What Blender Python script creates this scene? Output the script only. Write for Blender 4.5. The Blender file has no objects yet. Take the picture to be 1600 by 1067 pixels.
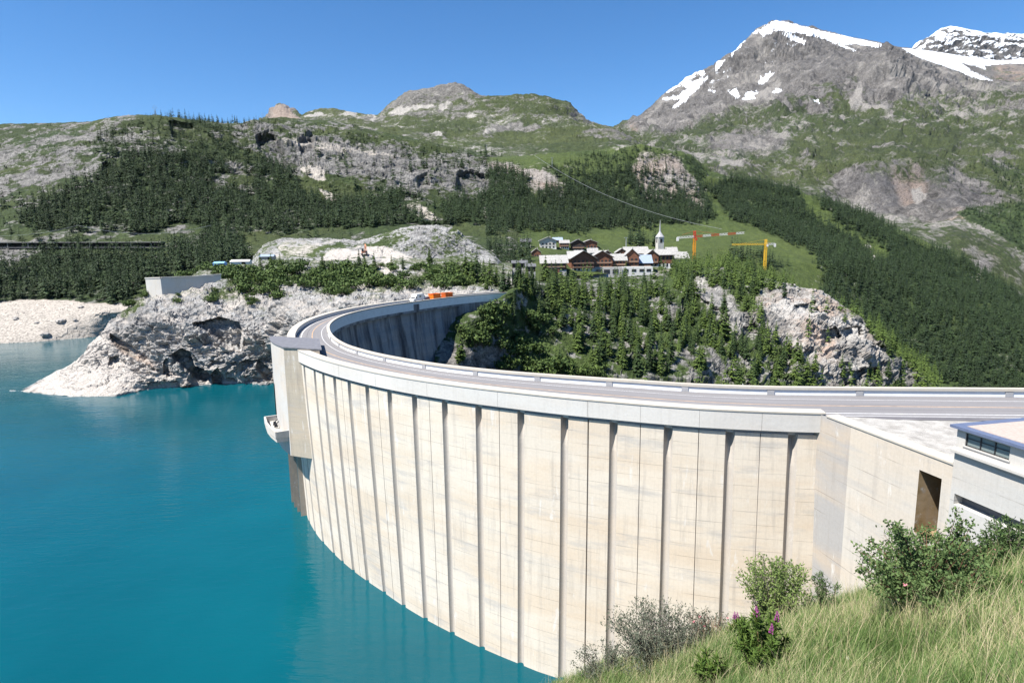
import bpy, bmesh, math, random
import numpy as np
from mathutils import Vector, Matrix

random.seed(7)
RNG = np.random.default_rng(7)
S = bpy.context.scene
COL = S.collection
R = math.radians
EYE = 55.0                                  # height of the photographer above the lake

# ---------------------------------------------------------------- camera model (used to survey points of the photograph)
FPX, CX, CY, ROLL = 950.0, 800.0, 533.5, 0.015
TH = math.atan((CY - 385.0) / FPX)
RC, RS = math.cos(ROLL), math.sin(ROLL)

def ray(x, y):
    x = np.asarray(x, float) - CX; y = np.asarray(y, float) - CY
    x, y = RC * x - RS * y, RS * x + RC * y
    X = x / FPX; Y = -y / FPX
    return X, math.cos(TH) + Y * math.sin(TH), -math.sin(TH) + Y * math.cos(TH)

def at_z(x, y, z):                          # point of level z seen at a pixel
    a, b, c = ray(x, y); t = (z - EYE) / c
    return np.stack([a * t, b * t, np.full_like(t, z)], -1)

def at_r(x, y, r):                          # point at distance r ahead seen at a pixel
    a, b, c = ray(x, y); t = np.asarray(r, float) / b
    return np.stack([a * t, b * t, EYE + c * t], -1)

def proj(P):
    X, Y, Z = P[..., 0], P[..., 1], P[..., 2] - EYE
    fw = Y * math.cos(TH) - Z * math.sin(TH); up = Y * math.sin(TH) + Z * math.cos(TH)
    fw = np.where(np.abs(fw) < 1e-6, 1e-6, fw)
    x, y = FPX * X / fw, -FPX * up / fw
    return CX + RC * x + RS * y, CY - RS * x + RC * y

cam_d = bpy.data.cameras.new('camera'); cam = bpy.data.objects.new('camera', cam_d); COL.objects.link(cam)
cam_d.sensor_width = 36; cam_d.sensor_fit = 'HORIZONTAL'; cam_d.lens = 36 * FPX / 1600
cam_d.clip_start = 0.1; cam_d.clip_end = 40000
fwd = Vector((0, math.cos(TH), -math.sin(TH))); upv = Vector((0, math.sin(TH), math.cos(TH))); rgt = Vector((1, 0, 0))
cx_ = RC * rgt - RS * upv; cy_ = RS * rgt + RC * upv
m = Matrix((cx_, cy_, -fwd)).transposed().to_4x4(); m.translation = (0, 0, EYE)
cam.matrix_world = m
S.camera = cam

# ---------------------------------------------------------------- sun, sky
SUN_EL = R(58)
SUN_H = Vector((-0.86, -0.51)).normalized()
sv = Vector((SUN_H.x * math.cos(SUN_EL), SUN_H.y * math.cos(SUN_EL), math.sin(SUN_EL)))
sl = bpy.data.lights.new('sun', 'SUN'); sl.energy = 4.6; sl.angle = R(0.53); sl.color = (1, 0.955, 0.88)
so = bpy.data.objects.new('sun', sl); COL.objects.link(so)
so.rotation_euler = sv.to_track_quat('Z', 'Y').to_euler(); so.location = (-400, -300, 600)
W = bpy.data.worlds.new('World'); S.world = W; W.use_nodes = True
wn = W.node_tree; bg = wn.nodes['Background']
sky = wn.nodes.new('ShaderNodeTexSky'); sky.sky_type = 'NISHITA'; sky.sun_disc = False
sky.sun_elevation = SUN_EL; sky.sun_rotation = math.atan2(SUN_H.x, SUN_H.y)
sky.altitude = 1800; sky.air_density = 1.0; sky.dust_density = 0.0; sky.ozone_density = 4.5
hs = wn.nodes.new('ShaderNodeHueSaturation'); hs.inputs['Saturation'].default_value = 1.22
wn.links.new(sky.outputs[0], hs.inputs['Color']); wn.links.new(hs.outputs[0], bg.inputs[0]); bg.inputs[1].default_value = 0.075
S.view_settings.view_transform = 'Standard'; S.view_settings.look = 'None'
S.view_settings.gamma = 1; S.view_settings.exposure = 1.25
S.render.engine = 'CYCLES'
S.cycles.max_bounces = 6; S.cycles.diffuse_bounces = 3; S.cycles.glossy_bounces = 2; S.cycles.transmission_bounces = 2
S.cycles.transparent_max_bounces = 4; S.cycles.volume_bounces = 0
S.cycles.use_denoising = True

# ---------------------------------------------------------------- noise on numpy arrays
def _hash(ix, iy, iz, seed):
    h = (ix.astype(np.uint32) * np.uint32(374761393) + iy.astype(np.uint32) * np.uint32(668265263)
         + iz.astype(np.uint32) * np.uint32(2147483647) + np.uint32(seed) * np.uint32(1274126177))
    h = (h ^ (h >> np.uint32(13))) * np.uint32(1274126177)
    h = h ^ (h >> np.uint32(16))
    return h.astype(np.float32) / np.float32(4294967295.0)

def vnoise(P, seed=0):                      # value noise, -1..1
    P = np.asarray(P, np.float32)
    i = np.floor(P); f = P - i; f = f * f * f * (f * (f * 6 - 15) + 10)
    i = i.astype(np.int64)
    x, y, z = i[:, 0], i[:, 1], i[:, 2]
    out = 0
    for dx in (0, 1):
        wx = f[:, 0] if dx else 1 - f[:, 0]
        for dy in (0, 1):
            wy = f[:, 1] if dy else 1 - f[:, 1]
            for dz in (0, 1):
                wz = f[:, 2] if dz else 1 - f[:, 2]
                out = out + wx * wy * wz * _hash(x + dx, y + dy, z + dz, seed)
    return out * 2 - 1

def fbm(P, octaves=4, seed=0, gain=0.5, ridged=False):
    a, s, out = 1.0, 1.0, 0
    tot = 0
    P = np.asarray(P, np.float32)
    for o in range(octaves):
        n = vnoise(P * s + 17.3 * o, seed + o)
        if ridged: n = 1 - 2 * np.abs(n)
        out = out + a * n; tot += a; a *= gain; s *= 2.03
    return out / tot

def facets(P, seed=0):
    """broken-rock noise: every cell is a tilted plane, -1..1"""
    P = np.asarray(P, np.float32); i0 = np.floor(P).astype(np.int64)
    best = np.full(len(P), 9e9, np.float32); val = np.zeros(len(P), np.float32)
    for dx in (-1, 0, 1):
        for dy in (-1, 0, 1):
            for dz in (-1, 0, 1):
                cx, cy, cz = i0[:, 0] + dx, i0[:, 1] + dy, i0[:, 2] + dz
                h = [_hash(cx, cy, cz, seed + k) for k in range(7)]
                ox, oy, oz = P[:, 0] - cx - h[0], P[:, 1] - cy - h[1], P[:, 2] - cz - h[2]
                d = ox * ox + oy * oy + oz * oz
                v = (h[3] * 2 - 1) * 0.55 + ox * (h[4] - .5) * 2.2 + oy * (h[5] - .5) * 2.2 + oz * (h[6] - .5) * 2.2
                m = d < best; val = np.where(m, v, val); best = np.where(m, d, best)
    return np.clip(val, -1.2, 1.2)

def smooth01(x): x = np.clip(x, 0, 1); return x * x * (3 - 2 * x)

def in_poly(poly, x, y):
    ins = np.zeros(x.shape, bool); n = len(poly)
    for i in range(n):
        x1, y1 = poly[i]; x2, y2 = poly[(i + 1) % n]
        if y1 == y2: continue
        c = ((y1 > y) != (y2 > y)) & (x < (x2 - x1) * (y - y1) / (y2 - y1) + x1)
        ins ^= c
    return ins

# ---------------------------------------------------------------- mesh helpers
def link(o, parent=None):
    COL.objects.link(o)
    if parent is not None:
        o.parent = parent
        if parent.type == 'EMPTY' and parent.name not in LOCAL: o.location = -parent.location     # shapes modelled in world metres
    return o

LOCAL = set()                                # things whose parts are modelled about their own base

def tag(o, label=None, cat=None, group=None, kind=None):
    if label: o['label'] = label
    if cat: o['category'] = cat
    if group: o['group'] = group
    if kind: o['kind'] = kind
    return o

def empty(name, loc, label, cat, group=None, rz=0.0, scale=1.0, local=False):
    o = bpy.data.objects.new(name, None); COL.objects.link(o)
    o.location = loc; o.rotation_euler = (0, 0, rz); o.scale = (scale,) * 3
    o.empty_display_size = 0.5
    if local: LOCAL.add(o.name)
    return tag(o, label, cat, group)

def np_mesh(name, V, F, mats=(), mat_idx=None, smooth=False, attrs=None, uv=None):
    """V (n,3); F (m,k) with k = 3 or 4"""
    me = bpy.data.meshes.new(name)
    V = np.asarray(V, np.float32); F = np.asarray(F, np.int32)
    nf, k = F.shape
    me.vertices.add(len(V)); me.vertices.foreach_set('co', V.ravel())
    me.loops.add(nf * k); me.loops.foreach_set('vertex_index', F.ravel())
    me.polygons.add(nf); me.polygons.foreach_set('loop_start', np.arange(0, nf * k, k, dtype=np.int32))
    for mt in mats: me.materials.append(mt)
    if mat_idx is not None: me.polygons.foreach_set('material_index', np.asarray(mat_idx, np.int32))
    me.polygons.foreach_set('use_smooth', np.full(nf, bool(smooth)))
    me.update(calc_edges=True)
    for an, arr in (attrs or {}).items():
        arr = np.asarray(arr, np.float32)
        if arr.shape[1] == 3: arr = np.c_[arr, np.ones(len(arr), np.float32)]
        a = me.attributes.new(an, 'FLOAT_COLOR', 'POINT'); a.data.foreach_set('color', arr.ravel())
    if uv is not None:
        l = me.uv_layers.new(name='UVMap'); l.data.foreach_set('uv', np.asarray(uv, np.float32)[F.ravel()].ravel())
    return me

class MB:
    """collects shapes for ONE mesh object"""
    def __init__(s): s.v = []; s.f = []
    def add(s, verts, faces):
        o = len(s.v); s.v += [tuple(map(float, p)) for p in verts]; s.f += [tuple(i + o for i in f) for f in faces]; return s
    def box(s, c, size, rz=0.0, taper=1.0):
        x, y, z = (d / 2 for d in size); ca, sa = math.cos(rz), math.sin(rz); vs = []
        for k, t in ((-1, 1.0), (1, taper)):
            for sx, sy in ((-1, -1), (1, -1), (1, 1), (-1, 1)):
                px, py = sx * x * t, sy * y * t
                vs.append((c[0] + ca * px - sa * py, c[1] + sa * px + ca * py, c[2] + k * z))
        return s.add(vs, [(0, 3, 2, 1), (4, 5, 6, 7), (0, 1, 5, 4), (1, 2, 6, 5), (2, 3, 7, 6), (3, 0, 4, 7)])
    def bar(s, p, q, w, h=None):
        p, q = Vector(p), Vector(q); d = (q - p).normalized(); h = h or w
        up = Vector((0, 0, 1)) if abs(d.z) < 0.95 else Vector((1, 0, 0))
        a = d.cross(up).normalized() * w / 2; b = a.cross(d).normalized() * h / 2
        vs = [p - a - b, p + a - b, p + a + b, p - a + b, q - a - b, q + a - b, q + a + b, q - a + b]
        return s.add(vs, [(0, 1, 2, 3), (4, 7, 6, 5), (0, 4, 5, 1), (1, 5, 6, 2), (2, 6, 7, 3), (3, 7, 4, 0)])
    def tube(s, pts, rad, n=6):
        pts = [Vector(p) for p in pts]; rad = rad if isinstance(rad, (list, tuple)) else [rad] * len(pts)
        vs = []; fs = []
        for i, p in enumerate(pts):
            d = (pts[min(i + 1, len(pts) - 1)] - pts[max(i - 1, 0)]).normalized()
            a = d.orthogonal().normalized(); b = d.cross(a)
            for k in range(n):
                t = 2 * math.pi * k / n; vs.append(p + rad[i] * (math.cos(t) * a + math.sin(t) * b))
        for i in range(len(pts) - 1):
            for k in range(n):
                k2 = (k + 1) % n; fs.append((i * n + k, i * n + k2, (i + 1) * n + k2, (i + 1) * n + k))
        fs.append(tuple(range(n - 1, -1, -1))); fs.append(tuple(range((len(pts) - 1) * n, len(pts) * n)))
        return s.add(vs, fs)
    def prism(s, poly, z0, z1):
        n = len(poly); vs = [(x, y, z0) for x, y in poly] + [(x, y, z1) for x, y in poly]
        return s.add(vs, [tuple(range(n - 1, -1, -1)), tuple(range(n, 2 * n))] + [(i, (i + 1) % n, n + (i + 1) % n, n + i) for i in range(n)])
    def build(s, name, mat, parent=None, bevel=0.0, smooth=False):
        me = bpy.data.meshes.new(name); me.from_pydata(s.v, [], s.f); me.materials.append(mat); me.update()
        if smooth: me.polygons.foreach_set('use_smooth', [True] * len(me.polygons))
        o = link(bpy.data.objects.new(name, me), parent)
        if bevel:
            b = o.modifiers.new('bevel', 'BEVEL'); b.width = bevel; b.segments = 2; b.limit_method = 'ANGLE'
        return o

# ---------------------------------------------------------------- material helpers
class NT:
    def __init__(s, name):
        s.m = bpy.data.materials.new(name); s.m.use_nodes = True; s.t = s.m.node_tree
        s.p = s.t.nodes['Principled BSDF']; s.p.inputs['Roughness'].default_value = 0.85
        s.p.inputs['Specular IOR Level'].default_value = 0.25
    def n(s, ty, **kw):
        nd = s.t.nodes.new(ty)
        for k, v in kw.items():
            if k.startswith('i_'): nd.inputs[k[2:].replace('_', ' ')].default_value = v
            else: setattr(nd, k, v)
        return nd
    def l(s, a, b): s.t.links.new(a, b)
    def pos(s): return s.n('ShaderNodeNewGeometry').outputs['Position']
    def uv(s): return s.n('ShaderNodeTexCoord').outputs['UV']
    def map(s, vec, scale=(1, 1, 1), rot=(0, 0, 0)):
        mp = s.n('ShaderNodeMapping'); mp.inputs['Scale'].default_value = scale; mp.inputs['Rotation'].default_value = rot
        s.l(vec, mp.inputs['Vector']); return mp.outputs[0]
    def noise(s, vec, scale, detail=4, rough=0.55, dist=0.0):
        nd = s.n('ShaderNodeTexNoise'); nd.inputs['Scale'].default_value = scale; nd.inputs['Detail'].default_value = detail
        nd.inputs['Roughness'].default_value = rough; nd.inputs['Distortion'].default_value = dist
        s.l(vec, nd.inputs['Vector']); return nd.outputs[0]
    def ramp(s, fac, stops, interp='LINEAR'):
        r = s.n('ShaderNodeValToRGB'); r.color_ramp.interpolation = interp; e = r.color_ramp.elements
        while len(e) < len(stops): e.new(0.5)
        for k, (p, c) in enumerate(stops):
            e[k].position = p; e[k].color = (*c, 1) if hasattr(c, '__len__') else (c, c, c, 1)
        s.l(fac, r.inputs[0]); return r.outputs[0]
    def mix(s, fac, a, b, mode='MIX'):
        x = s.n('ShaderNodeMix', data_type='RGBA', blend_type=mode)
        for v, i in ((fac, 0), (a, 6), (b, 7)):
            if hasattr(v, 'is_linked') or hasattr(v, 'node'): s.l(v, x.inputs[i])
            elif i == 0: x.inputs[0].default_value = v
            else: x.inputs[i].default_value = (*v, 1)
        return x.outputs[2]
    def math(s, op, a, b=0.0, clamp=False):
        x = s.n('ShaderNodeMath', operation=op, use_clamp=clamp)
        for v, i in ((a, 0), (b, 1)):
            if hasattr(v, 'node'): s.l(v, x.inputs[i])
            else: x.inputs[i].default_value = v
        return x.outputs[0]
    def attr(s, name):
        a = s.n('ShaderNodeAttribute', attribute_name=name); return a
    def sep(s, col):
        x = s.n('ShaderNodeSeparateColor'); s.l(col, x.inputs[0]); return x.outputs
    def bump(s, h, strength=0.5, dist=1.0):
        b = s.n('ShaderNodeBump'); b.inputs['Strength'].default_value = strength; b.inputs['Distance'].default_value = dist
        s.l(h, b.inputs['Height']); s.l(b.outputs[0], s.p.inputs['Normal'])
    def done(s, col=None, rough=None):
        if col is not None:
            if hasattr(col, 'node'): s.l(col, s.p.inputs['Base Color'])
            else: s.p.inputs['Base Color'].default_value = (*col, 1)
        if rough is not None: s.p.inputs['Roughness'].default_value = rough
        return s.m

def plain(name, col, var=0.15, scale=2.0, rough=0.8, metal=0.0, bump=0.0):
    t = NT(name); ps = t.pos(); f = t.noise(ps, scale, 5, 0.6)
    lo = tuple(c * (1 - var) for c in col); hi = tuple(min(1, c * (1 + var)) for c in col)
    c = t.ramp(f, [(0.3, lo), (0.7, hi)])
    t.p.inputs['Metallic'].default_value = metal
    if bump: t.bump(f, bump, 0.05)
    return t.done(c, rough)
# ---------------------------------------------------------------- terrain materials
def terrain_mat(name, sc, rock_lo, rock_hi, grass_lo, grass_hi, pale=(0.46, 0.43, 0.39), bumpd=1.0, strata=(1, 1, 1), rot=(0, 0, 0)):
    """sc = noise frequency per metre of the main rock pattern"""
    t = NT(name); ps = t.pos(); st = t.map(ps, strata, rot)
    c1 = t.sep(t.attr('cover').outputs['Color']); c2 = t.sep(t.attr('cover2').outputs['Color'])
    n1 = t.noise(st, sc, 8, 0.62, 0.4); n2 = t.noise(st, sc * 6, 6, 0.6, 0.8); n3 = t.noise(ps, sc * 0.25, 4, 0.5)
    rk = t.ramp(n1, [(0.34, tuple(c * 0.4 for c in rock_lo)), (0.45, rock_lo), (0.60, rock_hi)])
    rk = t.mix(0.55, rk, t.ramp(n2, [(0.38, tuple(c * 0.4 for c in rock_lo)), (0.6, tuple(c * 1.15 for c in rock_hi))]))
    rk = t.mix(t.math('MULTIPLY', c2[1], 0.8), rk, (0.42, 0.29, 0.215))              # pink iron-stained rock
    rk = t.mix(t.math('MULTIPLY', c2[2], 0.75), rk, (0.05, 0.049, 0.053))           # dark rock tone, with crevice and hollow shade painted in
    gr = t.ramp(n3, [(0.35, grass_lo), (0.65, grass_hi)])
    gr = t.mix(0.5, gr, t.ramp(n2, [(0.35, tuple(c * 0.6 for c in grass_lo)), (0.65, grass_hi)]))
    gr = t.mix(c2[0], gr, t.ramp(n2, [(0.35, (0.012, 0.022, 0.008)), (0.7, (0.040, 0.064, 0.018))]))   # low scrub and forest floor
    pl = t.ramp(n2, [(0.3, tuple(c * 0.75 for c in pale)), (0.7, pale)])
    def edge(v, k=2.6):                                                               # cover value broken up by the rock pattern
        return t.math('ADD', t.math('MULTIPLY', t.math('SUBTRACT', v, t.math('SUBTRACT', t.math('ADD', t.math('MULTIPLY', n1, 0.9), t.math('MULTIPLY', n2, 0.9)), 0.4)), k * 2), 0.5, True)
    c = t.mix(edge(c1[0]), rk, gr)
    c = t.mix(edge(c1[1]), c, pl)
    n4 = t.noise(st, sc * 26, 4, 0.65)
    c = t.mix(1.0, c, t.ramp(n4, [(0.36, 0.52), (0.5, 0.95), (0.66, 1.25)]), 'MULTIPLY')
    c = t.mix(edge(c1[2], 4), c, (0.56, 0.585, 0.63))
    h = t.math('ADD', n1, t.math('MULTIPLY', n2, 0.35))
    t.bump(h, 0.7, bumpd)
    return t.done(c, 0.92)

# ---------------------------------------------------------------- lofted terrain sheets
SHEETS = {}

def shore(pts, dz=0.0):                      # a line that lies at the lake level
    out = []
    for x, y in pts:
        p = at_z(x, y, 0.0); r = float(p[1]); out.append((x, y, r))
    return out

def box_smooth(a, k):
    if k < 2: return a
    pad = np.pad(a, (k, k), mode='edge'); ker = np.ones(k) / k
    return np.convolve(pad, ker, 'same')[k:-k]

def sheet(name, x0, x1, nc, lines, subs, mat, amps, nz, cover, smoothx=9, extra=None, kind='structure', amp_detail=0.35, seed=1, ridged=True, label=None, fac=0.0, flat=False, fac3=0.14):
    xs = np.linspace(x0, x1, nc)
    L = []
    for ln in lines:
        a = np.array([p[:3] for p in ln], float)
        y = np.interp(xs, a[:, 0], a[:, 1]); r = np.interp(xs, a[:, 0], a[:, 2])
        y = box_smooth(y, smoothx); r = box_smooth(r, smoothx)
        P = at_r(xs, y, r)
        dz = ln[0][3] if len(ln[0]) > 3 else 0.0
        if dz: P[:, 2] += dz
        L.append(P)
    L = np.array(L)                                            # (K, nc, 3)
    d = np.diff(L, axis=0)
    T = np.zeros_like(L); T[0] = d[0]; T[-1] = d[-1]
    a, b = d[:-1], d[1:]; s = a * b
    with np.errstate(divide='ignore', invalid='ignore'):
        hm = np.where(s > 0, 2 * s / (a + b), 0)
    T[1:-1] = np.nan_to_num(hm)
    rows, am = [], []
    A = np.array([np.full(nc, q) if np.isscalar(q) else np.interp(xs, *zip(*q)) for q in amps])
    for k in range(len(L) - 1):
        n = subs[k]
        for j in range(n + (1 if k == len(L) - 2 else 0)):
            t = j / n; t2, t3 = t * t, t ** 3
            rows.append((2 * t3 - 3 * t2 + 1) * L[k] + (t3 - 2 * t2 + t) * T[k] + (-2 * t3 + 3 * t2) * L[k + 1] + (t3 - t2) * T[k + 1])
            am.append((1 - t) * A[k] + t * A[k + 1])
    P = np.array(rows); am = np.array(am); nr = len(P)
    # displacement along the surface normal
    du = np.gradient(P, axis=1); dv = np.gradient(P, axis=0)
    N = np.cross(du, dv); N /= np.linalg.norm(N, axis=2, keepdims=True) + 1e-9
    N *= np.sign(N[..., 2:3] + 1e-9)
    for ax in (0, 1):
        N = (N + np.roll(N, 3, ax) + np.roll(N, -3, ax)) / 3
    pts_ = P.reshape(-1, 3)
    f1, strata = nz
    Q = pts_ * np.array(strata) * f1
    big = fbm(Q, 4, seed, 0.5, ridged).reshape(nr, nc)
    fine = fbm(Q * 5.3, 4, seed + 20, 0.55, False).reshape(nr, nc)
    disp = am * (big * (1 - 0.55 * (fac > 0)) - 0.15 + amp_detail * fine)
    if fac:
        warp = np.c_[fine.ravel(), big.ravel(), fine.ravel()[::-1]] * 0.35
        st0 = 0.4 + 0.6 * smooth01((1 - np.abs(N[..., 2]) - 0.1) / 0.4)
        disp = disp + am * fac * st0 * (facets(Q * 1.6 + warp, seed + 60) + 0.45 * facets(Q * 4.7 + warp, seed + 70) + fac3 * facets(Q * 11 + warp, seed + 75)).reshape(nr, nc)
    P = P + N * disp[..., None]
    px, py = proj(P)
    if extra is not None: P = extra(P, px, py); px, py = proj(P)
    # cover masks live in the terrain's own attributes
    jx = fbm(Q * 1.3 + 50, 3, seed + 40).reshape(nr, nc); jy = fbm(Q * 1.3 + 90, 3, seed + 41).reshape(nr, nc)
    jf = fbm(Q * 7.0 + 30, 3, seed + 44).reshape(nr, nc)
    du = np.gradient(P, axis=1); dv = np.gradient(P, axis=0)
    NN = np.cross(du, dv); NN /= np.linalg.norm(NN, axis=2, keepdims=True) + 1e-9
    steep = 1 - np.abs(NN[..., 2])
    env = dict(P=P, px=px + jx * 16 + jf * 7, py=py + jy * 10 + jf * 4, x=px, y=py, steep=steep, big=big, fine=fine, disp=disp, jx=jx, jy=jy, jf=jf)
    c1, c2, forest = cover(env)
    idx = np.arange(nr * nc).reshape(nr, nc)
    F = np.stack([idx[:-1, :-1], idx[:-1, 1:], idx[1:, 1:], idx[1:, :-1]], -1).reshape(-1, 4)
    me = np_mesh(name, P.reshape(-1, 3), F, [mat], attrs={'cover': c1.reshape(-1, 3), 'cover2': c2.reshape(-1, 3)}, smooth=not flat)
    o = link(bpy.data.objects.new(name, me)); tag(o, kind=kind)
    SHEETS[name] = dict(P=P, px=px, py=py, forest=forest, o=o, steep=steep)
    return o

def ground_at(x, y, names=None):
    """nearest terrain point that shows at a pixel of the photograph"""
    best = None
    for nm in (names or SHEETS):
        s = SHEETS[nm]; d = (s['px'] - x) ** 2 + (s['py'] - y) ** 2
        i = np.argmin(d); dd = d.ravel()[i]; p = s['P'].reshape(-1, 3)[i]
        if best is None or dd < best[0] - 9 : best = (dd, p)
    return Vector(best[1])

def polys(env, plist, soft=None, crisp=False):
    m = np.zeros(env['px'].shape, np.float32)
    qx, qy = (env['x'] + env['jx'] * 2 + env['jf'] * 3, env['y'] + env['jy'] * 1 + env['jf'] * 2) if crisp else (env['px'], env['py'])
    for pl in plist:
        v = 1.0
        if isinstance(pl, tuple) and not isinstance(pl[0], (tuple, list)): v, pl = pl[0], pl[1]
        m = np.where(in_poly(pl, qx, qy), np.maximum(m, v) if v > 0 else 0, m)
    if soft:
        soft = soft * 2
        for ax in (0, 1):
            acc = m.copy()
            for k in range(1, soft + 1):
                acc = acc + np.roll(m, k, ax) + np.roll(m, -k, ax)
            m = acc / (2 * soft + 1)
    return m

def stack3(a, b, c): return np.clip(np.stack([a, b, c], -1), 0, 1).astype(np.float32)

HEAD = terrain_mat('pale_headland_rock', 0.09, (0.155, 0.15, 0.147), (0.30, 0.295, 0.287), (0.026, 0.045, 0.012), (0.068, 0.09, 0.028), (0.43, 0.395, 0.36), 0.9, (1, 1, 1.8), (0.3, 0.2, 0))
HILL = terrain_mat('hillside_ground', 0.03, (0.065, 0.062, 0.06), (0.185, 0.178, 0.168), (0.018, 0.031, 0.008), (0.052, 0.066, 0.020), (0.37, 0.335, 0.295), 2.0, (1, 1, 1.6), (0.25, 0.1, 0))
GORGE = terrain_mat('gorge_ground', 0.05, (0.08, 0.076, 0.072), (0.235, 0.225, 0.21), (0.025, 0.046, 0.011), (0.068, 0.096, 0.024), (0.36, 0.345, 0.325), 1.2, (1, 1, 1.5), (0.5, 0.2, 0))
ALP = terrain_mat('alpine_ground', 0.012, (0.06, 0.057, 0.054), (0.155, 0.148, 0.138), (0.025, 0.038, 0.012), (0.058, 0.071, 0.024), (0.30, 0.285, 0.265), 9.0, (1, 1, 1.4), (0.15, 0.1, 0))
PEAK = terrain_mat('peak_rock_and_snow', 0.009, (0.048, 0.045, 0.044), (0.128, 0.12, 0.114), (0.022, 0.033, 0.012), (0.048, 0.060, 0.021), (0.20, 0.188, 0.175), 14.0, (1, 0.8, 0.6), (0.1, 0.35, 0))

# ---- headland: pale rock spit and cliffs left of the dam, plateau with the rubble field on top
headland_lines = [
    [(x, y + 10, r - 1, -4) for x, y, r in shore([(15, 612), (35, 612), (70, 617), (110, 621), (180, 620), (240, 608), (300, 604), (350, 600), (420, 602), (450, 598), (520, 580), (640, 560), (800, 545)])],
    shore([(15, 611), (35, 611), (70, 616), (110, 620), (180, 619), (240, 607), (300, 603), (350, 599), (420, 601), (450, 597), (520, 579), (640, 559), (800, 544)]),
    [(15, 611, 242), (35, 610.5, 242), (70, 607, 240), (110, 601, 240), (180, 590, 241), (240, 580, 243), (300, 575, 246), (420, 560, 250), (460, 540, 236), (520, 530, 232), (640, 520, 232), (800, 510, 252)],
    [(15, 610.6, 243), (35, 610, 243), (70, 599, 246), (110, 588, 248), (150, 570, 249), (180, 560, 250), (240, 545, 249), (300, 530, 250), (420, 520, 255), (460, 505, 238), (520, 486, 234), (570, 478, 232), (640, 469, 234), (720, 462, 242), (800, 453, 256)],
    [(15, 610.4, 244), (35, 609.6, 244), (70, 594, 250), (110, 577, 253), (150, 545, 255), (200, 510, 256), (240, 495, 256), (300, 490, 262), (350, 485, 266), (420, 480, 268), (480, 468, 258), (560, 458, 256), (640, 450, 262), (720, 448, 268), (800, 449, 268)],
    [(15, 610.2, 245), (35, 609, 245), (70, 590, 253), (110, 571, 257), (130, 556, 261), (150, 530, 266), (175, 506, 270), (205, 479, 275), (230, 467, 283), (300, 450, 290), (350, 440, 296), (420, 436, 300), (480, 432, 300), (560, 430, 300), (640, 432, 300), (720, 435, 300), (800, 446, 290)],
    [(15, 610, 246), (35, 609, 246), (70, 592, 256), (110, 574, 262), (130, 560, 267), (150, 535, 273), (175, 510, 279), (205, 484, 286), (230, 470, 295), (290, 440, 315), (330, 425, 325), (400, 420, 330), (480, 415, 335), (560, 413, 340), (640, 414, 335), (720, 421, 330), (760, 432, 320), (800, 444, 300)],
    [(15, 625, 256, -1), (35, 622, 258), (70, 610, 268), (110, 592, 274), (150, 560, 290), (205, 510, 310), (230, 490, 330), (290, 432, 350), (330, 417, 370), (400, 410, 370), (480, 405, 375), (560, 402, 380), (640, 402, 380), (720, 404, 390), (760, 412, 390), (800, 420, 380)],
    [(15, 640, 266, -3), (35, 640, 270), (110, 620, 300), (150, 590, 320), (205, 540, 350), (260, 470, 380), (310, 415, 420), (400, 405, 430), (480, 402, 430), (560, 400, 430), (640, 399, 430), (720, 396, 440), (800, 405, 450)],
]
CAVES = [  # rim of each hollow, depth in metres, floor
    ([(302, 506), (345, 497), (372, 503), (380, 520), (376, 548), (352, 543), (330, 524)], 9.0),
    ([(268, 556), (284, 545), (298, 552), (304, 572), (318, 578), (334, 590), (322, 598), (304, 590), (288, 578)], 7.0),
    ([(330, 585), (340, 575), (350, 590), (346, 602), (334, 602)], 6.0),
    ([(172, 522), (196, 536), (232, 560), (236, 568), (222, 566), (190, 547), (176, 534)], 5.0),
    ([(404, 562), (424, 580), (430, 602), (420, 600), (400, 575)], 5.0),
    ([(172, 560), (184, 556), (188, 568), (180, 575), (170, 572)], 4.0),
    ([(255, 566), (262, 560), (266, 590), (256, 585)], 3.0),
]
def carve_headland(P, px, py):
    P = P.copy()
    m = np.zeros(px.shape)
    for pl, d in CAVES: m = np.where(in_poly(pl, px, py), np.maximum(m, d), m)
    for ax in (0, 1): m = (m + np.roll(m, 1, ax) + np.roll(m, -1, ax)) / 3
    dirs = P[..., :2] / np.linalg.norm(P[..., :2], axis=2, keepdims=True)
    P[..., 0] += dirs[..., 0] * m; P[..., 1] += dirs[..., 1] * m
    return P
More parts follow.
